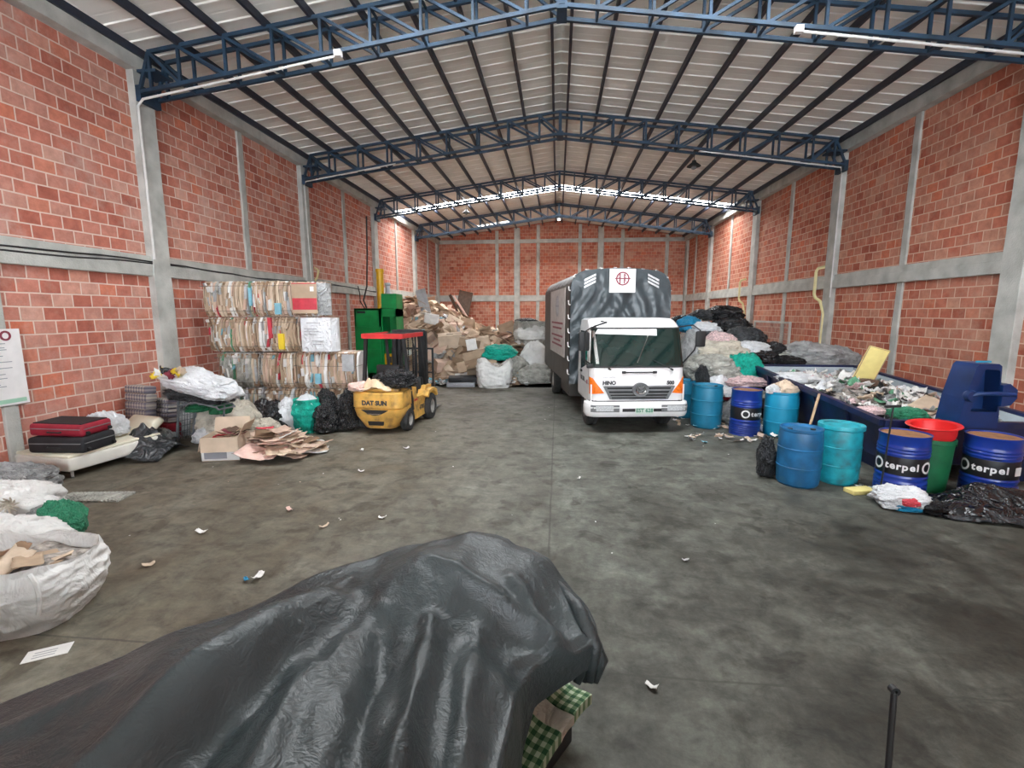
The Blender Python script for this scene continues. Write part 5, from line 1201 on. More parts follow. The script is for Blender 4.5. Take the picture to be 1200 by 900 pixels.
# bags in front of the bales
soft('bin_bag', 'bagblack', 'black bin bag at the left, behind the flattened cartons', 'bag', (-5.95, 9.25, 0), (.72, .55, .72), 'lump', 0, seed=1)
soft('bin_bag', 'bagblack', 'small black bin bag low between the white bag and the carton pile', 'bag', (-5.55, 8.75, 0), (.5, .4, .36), 'flat', 40, seed=2)
soft('plastic_bag', 'bagwhite', 'white plastic bag between the black bag and the teal sack', 'bag', (-5.55, 9.30, 0), (.46, .4, .74), 'lump', 30, seed=3)
soft('mesh_sack', 'wovenbeige', 'beige paper sack leaning behind the flattened cartons', 'sack', (-5.50, 8.35, 0), (.62, .4, .50), 'lump', 10, seed=4)
r = thing('mesh_sack', 'bright teal mesh sack standing open among black bags', 'sack', (-5.14, 9.28, 0))
def tealf(u, v):
    a = u*2*PI; rr_ = .235+.012*math.sin(a*5+v*9)+.006*math.sin(v*34)+.04*nz(V(math.cos(a)*2, math.sin(a)*2, v*4)); rr_ *= .9+.25*math.sin(min(1, v*1.1)*PI*.8)
    return (rr_*math.cos(a), rr_*math.sin(a), .70*v)
MB().grid(tealf, 56, 40, closeu=True).build('sack_body', M['teal'], r, 'all')
q = link('contents', bag_mesh('contents', M['bagwhite'], 3.3, 'lump'), r); q.scale = (.38, .38, .34); q.location = (0, 0, .46)
soft('bin_bag', 'bagblack', 'black bin bag lying behind the top of the teal sack', 'bag', (-4.90, 9.72, .0), (.5, .2, .86), 'lump', 0, seed=3)
soft('bin_bag', 'bagblack', 'black bin bag right of the teal sack, lower and split with white showing', 'bag', (-4.72, 9.30, 0), (.50, .42, .66), 'lump', 70, seed=4)
soft('bin_bag', 'bagblack', 'tallest black bin bag, standing against the forklift counterweight', 'bag', (-4.34, 9.50, 0), (.42, .40, .92), 'tall', 20, seed=5)
soft('plastic_bag', 'bagwhite', 'white scrap of bag showing in front of the split black bag', 'bag', (-4.70, 9.10, .04), (.16, .1, .22), 'flat', 20, seed=3)
# on the forklift
film('cloth', 'beige', 'cream cloth draped over the rear of the forklift', 'cloth', (-3.62, 9.36, .88), .66, .46, .34, 5, 0, .1, tail=.1)
soft('cloth_bundle', 'pinkcloth', 'pinkish cloth hanging at the left rear edge of the forklift', 'cloth', (-4.00, 9.32, .87), (.36, .36, .20), 'flat', -20, seed=2)
soft('bin_bag', 'bagblack', 'black bin bag lying on the forklift seat and bonnet', 'bag', (-3.34, 9.55, .92), (.74, .60, .38), 'flat', -12, seed=5)
def attach(ch, par):
    ch.parent = par; ch.matrix_parent_inverse = Matrix.LocRotScale(par.location, par.rotation_euler, par.scale).inverted()
    for k_ in ('label', 'category', 'group'):
        if k_ in ch: del ch[k_]
# ------------------------------------------------------------------ waste heaps
def sm(a, b, x): t_ = max(0, min(1, (x-a)/(b-a))); return t_*t_*(3-2*t_)
def lerpt(x, tb):
    if x <= tb[0][0]: return tb[0][1]
    for (a, va), (b, vb) in zip(tb, tb[1:]):
        if x <= b: return va+(vb-va)*(x-a)/(b-a)
    return tb[-1][1]
def HL(x, y):
    """height of the cardboard heap in the back left corner"""
    toe = lerpt(x, [(-8.2, 18.2), (-5.6, 17.2), (-4.3, 16.2), (-3, 15.9), (-1.5, 15.9), (.2, 16.6), (1.5, 19)])
    top = lerpt(x, [(-8.2, 3.1), (-7, 3.0), (-6, 2.6), (-5, 2.0), (-4, 1.45), (-2.5, 1.35), (-1.2, 1.5), (-.2, 1.3), (1, .6), (2.5, .1)])
    run = 1.5+top*1.7
    t_ = max(0, min(1, (y-toe)/run)); h = top*(1-(1-t_)**1.7)
    if y > 29: h *= max(.25, 1-(y-29)/5)
    return h*(1+.10*nz(V(x*.9, y*.9, 0))) + (.06*nz(V(x*3, y*3, 2)) if h > .1 else 0)
def HR(x, y):
    toe = lerpt(x, [(2.6, 13.4), (3.1, 12.2), (3.6, 11.6), (4.4, 11.7), (4.72, 12.1), (4.8, 12.6), (7.2, 12.7), (8.2, 12.5)])
    top = lerpt(x, [(2.4, .1), (2.9, .9), (3.4, 1.6), (4.2, 2.0), (5.1, 2.0), (5.9, 1.5), (6.6, 1.05), (7.4, 1.0), (8.2, 1.1)])
    run = 1.0+top*1.15; t_ = max(0, min(1, (y-toe)/run)); h = top*(1-(1-t_)**1.7)
    if y > 16: h *= max(0, 1-(y-16)/3)
    return h*(1+.08*nz(V(x*1.1, y*1.1, 4)))
def heap(name, H, x0, x1, y0, y1, nx, ny, m, label, cat):
    mb = MB(); mb.grid(lambda u, v: (x0+(x1-x0)*u, y0+(y1-y0)*v, max(.0, H(x0+(x1-x0)*u, y0+(y1-y0)*v)-.10)), nx, ny)
    n = len(mb.v)
    ring = list(range(nx))+[nx*j+nx-1 for j in range(1, ny)]+[nx*(ny-1)+i for i in range(nx-2, -1, -1)]+[nx*j for j in range(ny-2, 0, -1)]
    mb.v += [(mb.v[i][0], mb.v[i][1], -.02) for i in ring]; k = len(ring)
    mb.f += [(ring[i], ring[(i+1) % k], n+(i+1) % k, n+i) for i in range(k)]; mb.m += [0]*k
    o = mb.build(name, M[m], None, 'all'); tag(o, label, cat, None, 'stuff'); return o
heap('cardboard_heap', HL, -8.15, 2.2, 15.7, 32.7, 90, 110, 'cardpile', 'crushed mass of waste cardboard piled in the back left corner', 'waste heap')
heap('waste_heap', HR, 2.7, 8.2, 11.5, 19, 60, 70, 'dirtpile', 'loose waste mass under the bags against the right wall', 'waste heap')
def orient(H, x, y, tilt, r_):
    e = .15; n = V(H(x-e, y)-H(x+e, y), H(x, y-e)-H(x, y+e), 2*e).normalized()
    q = V(0, 0, 1).rotation_difference(n).to_matrix().to_4x4()
    return (q @ Matrix.Rotation(r_.uniform(0, 6.28), 4, 'Z') @ Matrix.Rotation(R(r_.uniform(-tilt, tilt)), 4, 'X') @ Matrix.Rotation(R(r_.uniform(-tilt, tilt)), 4, 'Y')).to_euler()
r_ = random.Random(21)
SH = {}
def variants(key, n, fn):
    if key not in SH: SH[key] = [fn(i) for i in range(n)]
    return SH[key]
cards = variants('card', 24, lambda i: sheet_mesh('cardboard_piece', M[('card', 'card2', 'card3', 'card4', 'card', 'card2')[i % 6]], 1, .35+.45*((i*7) % 5)/5, .12*((i % 3)-.6), i, .05*(i % 2)+.02, .012, torn=True, n=8))
boxes = variants('box', 9, lambda i: box_mesh('carton', M[('card', 'card2', 'card3')[i % 3]], 1, .75, .45+.1*(i % 3), i, i % 2 == 0))
papers = variants('paper', 12, lambda i: sheet_mesh('paper_piece', M[('paper', 'paperg', 'bagwhite', 'paper', 'pblue', 'bagclear')[i % 6]], 1, .6, .3, i, .14, .01, torn=True, n=12))
def scatter(H, n, pool, xr, yr, sr, name, label, cat, group, tilt=28, lift=.03, vis=None):
    k = 0; tries = 0
    while k < n and tries < n*30:
        tries += 1; x, y = r_.uniform(*xr), r_.uniform(*yr)
        h = H(x, y)
        if h < .12: continue
        if vis and not vis(x, y, h): continue
        o = link(name, r_.choice(pool)); s_ = r_.uniform(*sr)
        o.location = (x, y, h+lift*r_.random()*2-.04); o.rotation_euler = orient(H, x, y, tilt, r_); o.scale = (s_, s_, s_ if pool is not papers else s_*.8)
        tag(o, label, cat, group); k += 1
front = lambda x, y, h: (H_front(x, y, h))
def H_front(x, y, h): return True
# the lower front slope gets most pieces
def visL(x, y, h):
    if y > 26 and r_.random() < .6: return False
    if x > .3 and y > 20: return False
    return True
scatter(HL, 180, cards, (-7.5, -1.6), (16.0, 27), (.35, 1.1), 'cardboard_piece', 'torn piece of brown cardboard in the heap by the back left corner', 'cardboard', 'torn cardboard pieces in the back left heap', 32, .12, visL)
scatter(HL, 80, cards, (-7.5, -3.5), (17.4, 20.5), (.4, .9), 'cardboard_piece', 'torn piece of brown cardboard in the heap by the back left corner', 'cardboard', 'torn cardboard pieces in the back left heap', 40, .16)
scatter(HL, 26, boxes, (-7.6, -1.9), (16.6, 24), (.40, .75), 'carton', 'crushed brown carton in the heap by the back left corner', 'box', 'crushed cartons in the back left heap', 30, -.05, visL)
scatter(HL, 110, papers, (-7.4, .4), (16.0, 23), (.18, .55), 'paper_piece', 'crumpled pale paper or film in the heap by the back left corner', 'paper', 'pale scraps in the back left heap', 35, .10, visL)
def single(name, mk, label, cat, loc, w_, h_, rot, seed=1, crum=.02, bend=.05, torn=False):
    o = link(name, sheet_mesh(name, M[mk], w_, h_, bend, seed, crum, .01, torn)); place(o, loc, tuple(R(a) for a in rot)); return tag(o, label, cat)
def lump(name, mk, label, cat, x, y, z, w_, h_, style='lump', rz=0, seed=1, tilt=(0, 0), d=None, crumple=1.0):
    """z is the middle height"""
    return soft(name, mk, label, cat, (x, y, z-h_/2), (w_, d or w_*.85, h_), style, rz, tilt, seed, None, crumple)
o = MB().box(-.24, .24, -.02, .02, 0, 1.25).box(-.24, -.20, -.05, .02, 0, 1.25).box(.20, .24, -.05, .02, 0, 1.25).box(-.03, .0, -.04, .02, 0, 1.25).build('metal_sheet', M['silver']); place(o, (-6.15, 22.3, 2.35), (R(-14), R(-14), R(10))); tag(o, 'ribbed galvanised metal sheet standing on top of the left cardboard heap', 'metal sheet')
single('board', 'brown', 'dark board leaning in the back left corner', 'board', (-6.3, 31.3, 2.1), .9, 3.6, (78, 12, 12))
o = MB().bar((0, 0, 0), (2.0, -.6, -3.1), .10).build('wooden_pole', M['pinkcloth']); o.location = (-6.6, 30.6, 3.5); tag(o, 'pale wooden pole leaning in the back left corner', 'pole')
o = MB().bar((0, 0, 0), (1.6, -.6, -3.0), .14).build('timber', M['brown']); o.location = (-7.1, 31.6, 3.6); tag(o, 'dark timber leaning beside the pale pole in the corner', 'timber')
lump('mesh_sack', 'teal', 'bright teal net bundle in the heap left of the truck', 'netting', -2.05, 16.9, 1.05, 1.1, .6, 'flat', 10, 2)
# front bulk bag of the left heap
def bulk_bag(name, mk, label, loc, a, b, h, seed, rz=0, flare=.1, dent=.0, nu=96, nv=44, open_=True, parts=True, amp=1):
    r = thing(name, label, 'bulk bag', loc, R(rz)); sd = V(seed*2.7, seed, 0)
    def f(u, v, inner=0):
        th = u*2*PI; c_, s_ = math.cos(th), math.sin(th); e = .62
        x = math.copysign(abs(c_)**e, c_); y = math.copysign(abs(s_)**e, s_)
        bul = .86+.20*math.sin(min(1, v*1.05)*PI*.75)-.06*v
        w1 = nz(V(x*1.2, y*1.2, v*2.2)+sd); w2 = 1-2*abs(nz(V(x*2.6, y*2.6, v*4.5)+sd)); w3 = 1-2*abs(nz(V(x*6, y*6, v*10+w1*2)+sd))
        rr_ = bul*(1+amp*(.13*w1+.08*w2+.04*w3))+flare*max(0, v-.85)*2-inner
        z = v*h*(1-dent*max(0, nz(V(x*.9, y*.9, 7)+sd)+.2)*v*1.2)+.02*w2*v
        return (x*a*rr_, y*b*rr_, max(0, z))
    mb = MB(); mb.grid(f, nu, nv, closeu=True); o0 = len(mb.v)
    bot = [f(i/nu, 0) for i in range(nu)]; mb.add(bot, [tuple(range(nu))[::-1]])
    if open_:
        mb.grid(lambda u, v: (lambda p, q: tuple(Vector(p)*(1-v)+Vector(q)*v))(f(u, 1), (f(u, .72, .07))), nu, 6, closeu=True)
    body = mb.build('bag_body', M[mk], r, 'all')
    if open_:
        mb = MB(); n = 26
        def g(u, v):
            p = Vector(f(u, .80, .05)); c = V(0, 0, h*.80); q = c*(1-v)+p*v; q.z = h*(.74+.10*(1-v))+.09*nz(V(q.x*4, q.y*4, 3)+sd); return tuple(q)
        mb.grid(g, nu, 16, closeu=True); mb.build('contents', M['dirtpile'], r, 'all')
    if parts:
        for k_ in range(4):
            u = .125+.25*k_; mb = MB(); pts = [Vector(f(u, v))*1.012 for v in (.35, .5, .65, .8, .93)]; mb.tube(pts, .016, 6); mb.build('sewn_seam', M[mk], r, True)
    return r
bulk_bag('bulk_bag', 'woven', 'white bulk bag with torn top at the front of the left heap', (-2.08, 15.75, 0), .54, .45, .92, 2, 8, .12, .35)
bulk_bag('bulk_bag', 'khaki', 'upper grey white bulk bag beside the truck cargo body', (-.95, 19.2, 1.0), .66, .6, 1.1, 3, 20, open_=False, parts=False)
lump('bulk_bag', 'woven', 'whitish filled sack topping the heap beside the truck body', 'bulk bag', -1.0, 18.9, 1.75, 1.15, .75, 'lump', 0, 3)
lump('bulk_bag', 'woven', 'lower whitish sack in the heap beside the truck body', 'bulk bag', -.80, 17.4, .95, 1.0, 1.0, 'lump', 30, 5)
lump('storage_sack', 'khaki', 'dusty cloudy bags low beside the truck rear wheel', 'sack', -.75, 16.5, .38, 1.1, .72, 'flat', 10, 2)
lump('storage_sack', 'khaki', 'dusty greenish sack between the white bulk bag and the truck', 'sack', -1.45, 16.6, .62, .8, .75, 'lump', 50, 4)
lump('bin_bag', 'bagblack', 'flat black bag crowning the sacks beside the truck body', 'bag', -1.30, 20.0, 2.12, .8, .22, 'flat', 10, 1)
for i, (x, z, l) in enumerate(((-3.2, .0, 'lower'), (-3.15, .17, 'upper'))):
    o = MB().bbox(-.47, .47, -.3, .3, 0, .16, .02).bbox(-.40, .40, -.24, .24, .14, .165, .01).build('plastic_tray', M['suitblk' if i else 'greyprint'], None, 30); place(o, (x, 15.75, z), (0, 0, R(6+5*i))); tag(o, 'dark blue grey plastic tray at the foot of the left heap, %s one' % l, 'tray')
for i, (x, y, z, s_, l) in enumerate(((-4.1, 18.3, 1.35, .9, 'large closed brown carton high in the left heap'), (-3.35, 18.0, 1.38, .65, 'medium brown carton right of the large one in the left heap'), (-4.15, 17.1, .55, .6, 'brown carton low in the left heap above the paper scraps'), (-2.75, 16.5, .62, .8, 'big open carton with torn flaps left of the white bulk bag'))):
    o = link('carton', boxes[(1, 3, 5, 0)[i]]); place(o, (x, y, z-.22), (R((8, -6, 12, 30)[i]), R((-5, 10, 4, -12)[i]), R((12, -20, 30, 15)[i])), (s_, s_, s_)); tag(o, l, 'box')
single('paper_piece', 'paper', 'large white plate of paper on the upper slope of the left heap', 'paper', (-5.35, 20.2, 2.18), .62, .5, (60, 10, 20), 3)
single('paper_piece', 'paper', 'white card standing in the heap above the open carton', 'paper', (-3.10, 17.2, 1.30), .38, .42, (70, -10, 10), 4)
for i in range(90):
    x = r_.uniform(-5.3, -3.3) if i % 3 else r_.uniform(-3.3, .2); y = 16.0-r_.random()*.6+abs(x+3.6)*.15; o = link('paper_scrap', r_.choice(papers)); s_ = r_.uniform(.10, .28)
    place(o, (x, y, .06+r_.random()*.12), (R(r_.uniform(-30, 30)), R(r_.uniform(-30, 30)), r_.uniform(0, 6)), (s_,)*3); tag(o, 'small white scrap at the foot of the left heap', 'paper', 'white scraps along the foot of the left heap')
# right heap bags  (name, material, label, category, x, y, z mid, width, height, style, rz, seed)
for a in (
 ('bin_bag', 'bagblack', 'topmost shiny black bag on the right heap', 'bag', 4.94, 15.0, 2.44, .85, .48, 'flat', 12, 1),
 ('bin_bag', 'bagblack', 'wide black bag directly under the topmost one on the right heap', 'bag', 4.99, 14.5, 2.12, .95, .46, 'flat', -10, 2),
 ('bin_bag', 'bagdark', 'dusty grey bag left of the topmost black bag', 'bag', 4.35, 15.0, 2.38, .72, .36, 'flat', 10, 3),
 ('plastic_bag', 'bluebag', 'bright blue bag near the top of the right heap by the cab roof', 'bag', 3.74, 14.2, 2.12, .60, .50, 'flat', 40, 4),
 ('plastic_bag', 'bagwhite', 'white bag just right of the bright blue bag', 'bag', 4.08, 13.9, 2.03, .70, .36, 'flat', 10, 5),
 ('bin_bag', 'bagdark', 'dark bag squeezed under the white bag by the cab mirror', 'bag', 4.08, 13.6, 1.83, .75, .28, 'flat', 0, 1),
 ('bin_bag', 'bagblack', 'dark bag behind the blue bag at the heap top', 'bag', 3.70, 15.0, 2.22, .50, .36, 'flat', 0, 2),
 ('cloth_bundle', 'pinkwhite', 'pink and white printed cloth bundle in the middle of the right heap', 'cloth', 4.25, 13.1, 1.76, .70, .46, 'lump', 0, 3),
 ('cloth_bundle', 'pred', 'dull red cloth bundle behind the cab mirror', 'cloth', 3.98, 13.2, 1.70, .42, .26, 'flat', 20, 2),
 ('woven_sack', 'wovenbeige', 'big beige woven sack across the middle of the right heap', 'sack', 4.13, 12.8, 1.44, 1.25, .66, 'flat', 5, 4),
 ('bin_bag', 'bagdark', 'dull black bag right of the printed cloth bundle', 'bag', 5.03, 13.5, 1.80, .92, .58, 'flat', -25, 5),
 ('plastic_bag', 'bagwhite', 'flat white bag lying below the dull black bag', 'bag', 5.02, 13.0, 1.56, .72, .34, 'flat', 25, 1),
 ('bin_bag', 'bagblack', 'black bag under the flat white bag above the green netting', 'bag', 5.12, 12.9, 1.34, .85, .42, 'flat', 10, 3),
 ('bin_bag', 'bagblack', 'black torn bag with brown inside at the right end of the heap', 'bag', 5.62, 13.3, 1.46, .80, .50, 'lump', -20, 4),
 ('net_sack', 'teal', 'large green netting sack slumped at the front of the right heap', 'netting', 4.55, 12.25, 1.12, .90, .78, 'lump', 30, 2),
 ('net_bundle', 'teal', 'small green netting bundle behind the container corner', 'netting', 5.50, 12.95, 1.20, .48, .30, 'lump', 10, 5),
 ('storage_sack', 'bagclear', 'tall cloudy white sack right behind the cab door mirror', 'sack', 3.42, 12.7, 1.42, .62, 1.25, 'lump', 0, 4),
 ('storage_sack', 'khaki', 'large grey white sack under the beige woven sack', 'sack', 3.75, 12.1, 1.10, 1.15, .72, 'flat', 12, 5),
 ('plastic_bag', 'bagwhite', 'white bag standing behind the teal drums', 'bag', 3.75, 11.75, .82, .62, .80, 'lump', 15, 3),
 ('storage_sack', 'khaki', 'grey sack right of the white bag behind the teal drums', 'sack', 4.15, 11.9, .80, .66, .70, 'lump', 60, 1),
 ('bin_bag', 'bagdark', 'narrow grey bag standing in the teal drum opening', 'bag', 3.36, 11.35, 1.00, .28, .55, 'lump', 15, 2),
 ('rolled_carpet', 'pinkwhite', 'rolled pinkish striped carpet at the front of the right heap', 'carpet', 4.42, 11.75, .86, .92, .26, 'flat', 8, 4),
 ('rolled_carpet', 'khaki', 'grey rolled cloth under the pinkish carpet', 'carpet', 4.35, 11.65, .62, .95, .28, 'flat', 0, 3),
 ('cloth_bundle', 'pred', 'dark red cloth low between the teal and blue drums', 'cloth', 3.86, 11.3, .56, .44, .20, 'flat', 0, 5),
 ('plastic_bag', 'bagclear', 'cloudy bag standing on the floor between teal and blue drums', 'bag', 4.0, 11.05, .28, .62, .60, 'lump', 0, 2),
 ('plastic_bag', 'bagwhite', 'white crumpled bag on the cloudy one between the drums', 'bag', 3.95, 11.2, .66, .52, .20, 'flat', 25, 1),
 ('film_bundle', 'bagclear', 'big heap of cloudy film behind the far end of the container', 'plastic film', 6.6, 13.3, 1.38, 1.35, .72, 'flat', 0, 5),
 ('film_bundle', 'khaki', 'dusty film bundle left of the cloudy film behind the container', 'plastic film', 6.0, 13.4, 1.30, 1.0, .60, 'flat', 40, 3),
 ('film_bundle', 'bagclear', 'cloudy film bundle against the right wall behind the container', 'plastic film', 7.3, 13.4, 1.32, 1.0, .62, 'lump', 10, 2),
 ('bin_bag', 'bagblack', 'small black bag in front of the dusty film behind the container', 'bag', 5.85, 12.75, 1.26, .62, .26, 'flat', 0, 4),
): lump(*a)
scatter(HR, 60, papers, (2.9, 8.0), (11.8, 15.5), (.15, .45), 'paper_piece', 'crumpled film or paper scrap among the bags by the right wall', 'paper', 'scraps among the bags of the right heap', 35, .12)
scatter(HR, 14, cards, (3.0, 7.8), (12.2, 15.5), (.3, .6), 'cardboard_piece', 'brown cardboard piece among the bags by the right wall', 'cardboard', 'cardboard among the bags of the right heap', 30, .1)
# litter on the floor between drums
for i in range(90):
    x = r_.uniform(2.6, 4.7); y = r_.uniform(9.1, 9.7) if r_.random() < .45 else r_.uniform(10.0, 11.4)
    o = link('litter_scrap', r_.choice(papers if r_.random() < .7 else cards)); s_ = r_.uniform(.05, .20); place(o, (x, y, .02+.05*r_.random()), (R(r_.uniform(-20, 20)), R(r_.uniform(-20, 20)), r_.uniform(0, 6)), (s_,)*3)
    tag(o, 'small scrap on the floor around the drums beside the truck', 'litter', 'litter around the drums beside the truck')
# sky blue drum filling
lump('paper_bundle', 'card2', 'crumpled brown paper sticking out of the sky blue drum', 'paper', 4.52, 9.9, .99, .40, .30, 'lump', 0, 2, crumple=1.6)
lump('plastic_bag', 'bagwhite', 'white bag at the left edge of the sky blue drum mouth', 'bag', 4.32, 9.86, .95, .26, .20, 'lump', 0, 3)
lump('paper_bundle', 'paperg', 'grey crumpled paper at the right of the sky blue drum mouth', 'paper', 4.66, 9.90, .93, .26, .16, 'flat', 0, 4)
# container waste
def HC(x, y):
    u, v = (x-4.78)/2.36, (y-7.36)/4.85
    return .70+.34*v+.14*math.sin(PI*u)*math.sin(PI*min(1, max(0, v*1.1)))+.05*nz(V(x*2.2, y*2.2, 0))-.10*max(0, u-.75)*4*max(0, .5-v)
mb = MB(); mb.grid(lambda u, v: (4.88+2.16*u, 7.46+4.60*v, HC(4.88+2.16*u, 7.46+4.60*v)-.03), 40, 70)
nx, ny, n = 40, 70, 2800; ring = list(range(nx))+[nx*j+nx-1 for j in range(1, ny)]+[nx*(ny-1)+i for i in range(nx-2, -1, -1)]+[nx*j for j in range(ny-2, 0, -1)]
mb.v += [(mb.v[i][0]+(.10 if mb.v[i][0] < 6 else -.10)*1.0, mb.v[i][1]-(.5 if mb.v[i][1] > 10 else -.05), .45) for i in ring]; k = len(ring)
mb.f += [(ring[i], ring[(i+1) % k], n+(i+1) % k, n+i) for i in range(k)]; mb.m += [0]*k
tag(mb.build('shredded_waste', M['dirtpile'], None, 'all'), 'shredded pale waste filling the navy container', 'waste', None, 'stuff')
mini = variants('mini', 14, lambda i: sheet_mesh('paper_scrap', M[('paper', 'paper', 'bagwhite', 'paperg', 'bagclear', 'pinkwhite', 'paper', 'card2', 'paper', 'bagdark', 'paper', 'pgreen', 'paper', 'bagclear')[i]], 1, .7, .3, i+3, .22, .02, torn=True, n=9))
for i in range(230):
    x = r_.uniform(4.98, 6.95); y = r_.uniform(7.5, 11.9); o = link('paper_scrap', r_.choice(mini)); s_ = r_.uniform(.08, .34); o.location = (x, y, HC(x, y)+.03*r_.random()); o.rotation_euler = (R(r_.uniform(-35, 35)), R(r_.uniform(-35, 35)), r_.uniform(0, 6)); o.scale = (s_, s_, s_)
    tag(o, 'crumpled pale scrap in the navy container', 'paper', 'crumpled scraps in the navy container')
lump('net_bundle', 'greenbag', 'bright green plastic bag in the near part of the container', 'bag', 5.45, 7.85, .90, .42, .20, 'flat', 10, 3)
lump('cloth_bundle', 'pinkwhite', 'pink cloth lying in the container near the pole', 'cloth', 5.05, 8.1, .90, .34, .14, 'flat', 10, 4)
lump('plastic_bag', 'bagwhite', 'white bag along the left rim in the far part of the container', 'bag', 5.15, 10.8, 1.08, .8, .22, 'flat', 80, 2)
lump('paper_bundle', 'brown', 'dark brown bundle at the foot of the yellow board', 'paper', 6.1, 10.0, 1.06, .5, .20, 'flat', 0, 5)
single('cardboard_piece', 'card2', 'beige corrugated piece in the near right of the container', 'cardboard', (6.05, 8.3, .95), .55, .35, (20, -15, 30), 2)
# right foreground bags by the steel drums
film('plastic_sheet', 'bagblack', 'large spread of black plastic sheeting in front of the right hand drums', 'plastic sheet', (5.42, 6.18, 0), 1.5, .75, .34, 7, -6, .30)
film('plastic_sheet', 'bagdark', 'thin dark film trailing on the floor in front of the black sheeting', 'plastic sheet', (5.18, 5.92, 0), .95, .34, .10, 9, -12, .3)
film('plastic_sheet', 'bagblack', 'black plastic sheeting at the far right edge of the view', 'plastic sheet', (6.35, 6.05, 0), 1.1, .7, .34, 11, 10, .3)
film('plastic_sheet', 'bagwhite', 'small white film corner on the floor left of the dark film', 'plastic sheet', (4.78, 6.08, 0), .36, .14, .07, 4, -12, .1)
wb_ = lump('plastic_bag', 'bagwhite', 'white plastic bag with a red and blue print in front of the lettered drum', 'bag', 4.42, 6.28, .13, .52, .27, 'flat', -12, 3, d=.4)
q = lump('blue_print', 'bluebag', 'blue print', 'bag', 4.38, 6.12, .06, .26, .12, 'flat', -8, 2, d=.14); attach(q, wb_); q['label'] = 'blue printed fold'
q = lump('red_print', 'pred', 'red print', 'bag', 4.38, 6.10, .13, .18, .10, 'flat', -8, 4, d=.14); attach(q, wb_); q['label'] = 'red printed fold'
lump('bin_bag', 'bagblack', 'small black bag right of the white printed bag', 'bag', 4.66, 6.10, .08, .30, .17, 'flat', 20, 5)
lump('bin_bag', 'bagdark', 'charcoal bag standing left of the dull blue drum', 'bag', 3.16, 7.28, .33, .24, .66, 'lump', 0, 2)
for i, (x, y, s_) in enumerate(((4.25, 6.9, .1), (4.32, 6.95, .08), (4.4, 6.85, .07), (6.0, 5.75, .12), (5.95, 5.68, .1))):
    o = link('litter_scrap', papers[i]); place(o, (x, y, .03), (.2, .1, i), (s_,)*3); tag(o, 'scrap of litter on the floor by the steel drums', 'litter', 'litter by the steel drums')
# ------------------------------------------------------------------ left foreground
bulk_bag('bulk_bag', 'woven', 'largest white woven bulk bag in the left foreground, open with cardboard inside', (-4.60, 3.15, 0), .80, .42, .54, 5, 14, .0, .1, amp=.45)
for i in range(9):
    o = link('cardboard_piece', cards[(i*5) % 24]); a = i*.7; s_ = .28+.03*(i % 3); place(o, (-4.30+.22*math.cos(a), 3.22+.10*math.sin(a), .435+.010*i), (R(r_.uniform(-30, 30)), R(r_.uniform(-30, 30)), a), (s_,)*3); tag(o, 'brown cardboard piece inside the large foreground bulk bag', 'cardboard', 'cardboard inside the foreground bulk bag')
soft('bulk_bag', 'woven', 'crumpled white bulk bag just behind the largest foreground bag', 'bulk bag', (-5.62, 3.92, 0), (1.15, .60, .52), 'lump', 10, seed=4, crumple=1.5)
ts_ = soft('woven_sack', 'woven', 'tied white sack with gathered neck in the left foreground', 'sack', (-6.42, 4.85, 0), (.85, .70, .50), 'lump', 20, seed=3)
mb = MB()
for i in range(12):
    a = i*PI/6; mb.tube([(0, 0, 0), (.05*math.cos(a), -.04, .05*math.sin(a)), (.10*math.cos(a+.2), -.07-.02*(i % 2), .10*math.sin(a+.2))], [.016, .012, .006], 6)
o = mb.build('gathered_neck', M['wovenbeige'], None, True); o.location = (-6.08, 4.56, .33); o.rotation_euler = (0, 0, R(35)); attach(o, ts_)
soft('plastic_bag', 'greenbag', 'green plastic bag standing beside the white foreground sacks', 'bag', (-5.33, 4.42, 0), (.38, .36, .48), 'lump', 30, seed=2)
soft('plastic_bag', 'bagclear', 'grey cloudy bag between the tied sack and the green bag', 'bag', (-5.66, 4.50, 0), (.32, .32, .34), 'lump', 10, seed=4)
soft('storage_sack', 'bagclear', 'greyish folded bag at the left edge beyond the tied sack', 'bag', (-7.25, 5.50, 0), (.80, .6, .50), 'flat', 20, seed=1)
o = MB().bbox(-.42, .42, -.16, .16, 0, .03, .004).build('wooden_board', M['khaki'], None, 30); place(o, (-6.12, 5.55, .0), R(8)); tag(o, 'greyish ribbed board on the floor behind the green bag', 'board')
mb = MB()
for i in range(16): mb.box(-.40+.052*i, -.375+.052*i, -.15, .15, .029, .036)
mb.build('ribs', M['khaki'], o)
o = MB().bbox(-.13, .13, -.07, .07, 0, .004, .0015, seg=1).build('paper_sheet', M['paper'], None); place(o, (-3.66, 2.83, .0), R(32)); tag(o, 'white printed sheet lying flat on the floor before the large bulk bag', 'paper')
mb = MB()
for i in range(3): mb.box(-.08, .05, -.04+.03*i, -.032+.03*i, .004, .0048)
mb.build('print_lines', M['greyprint'], o)
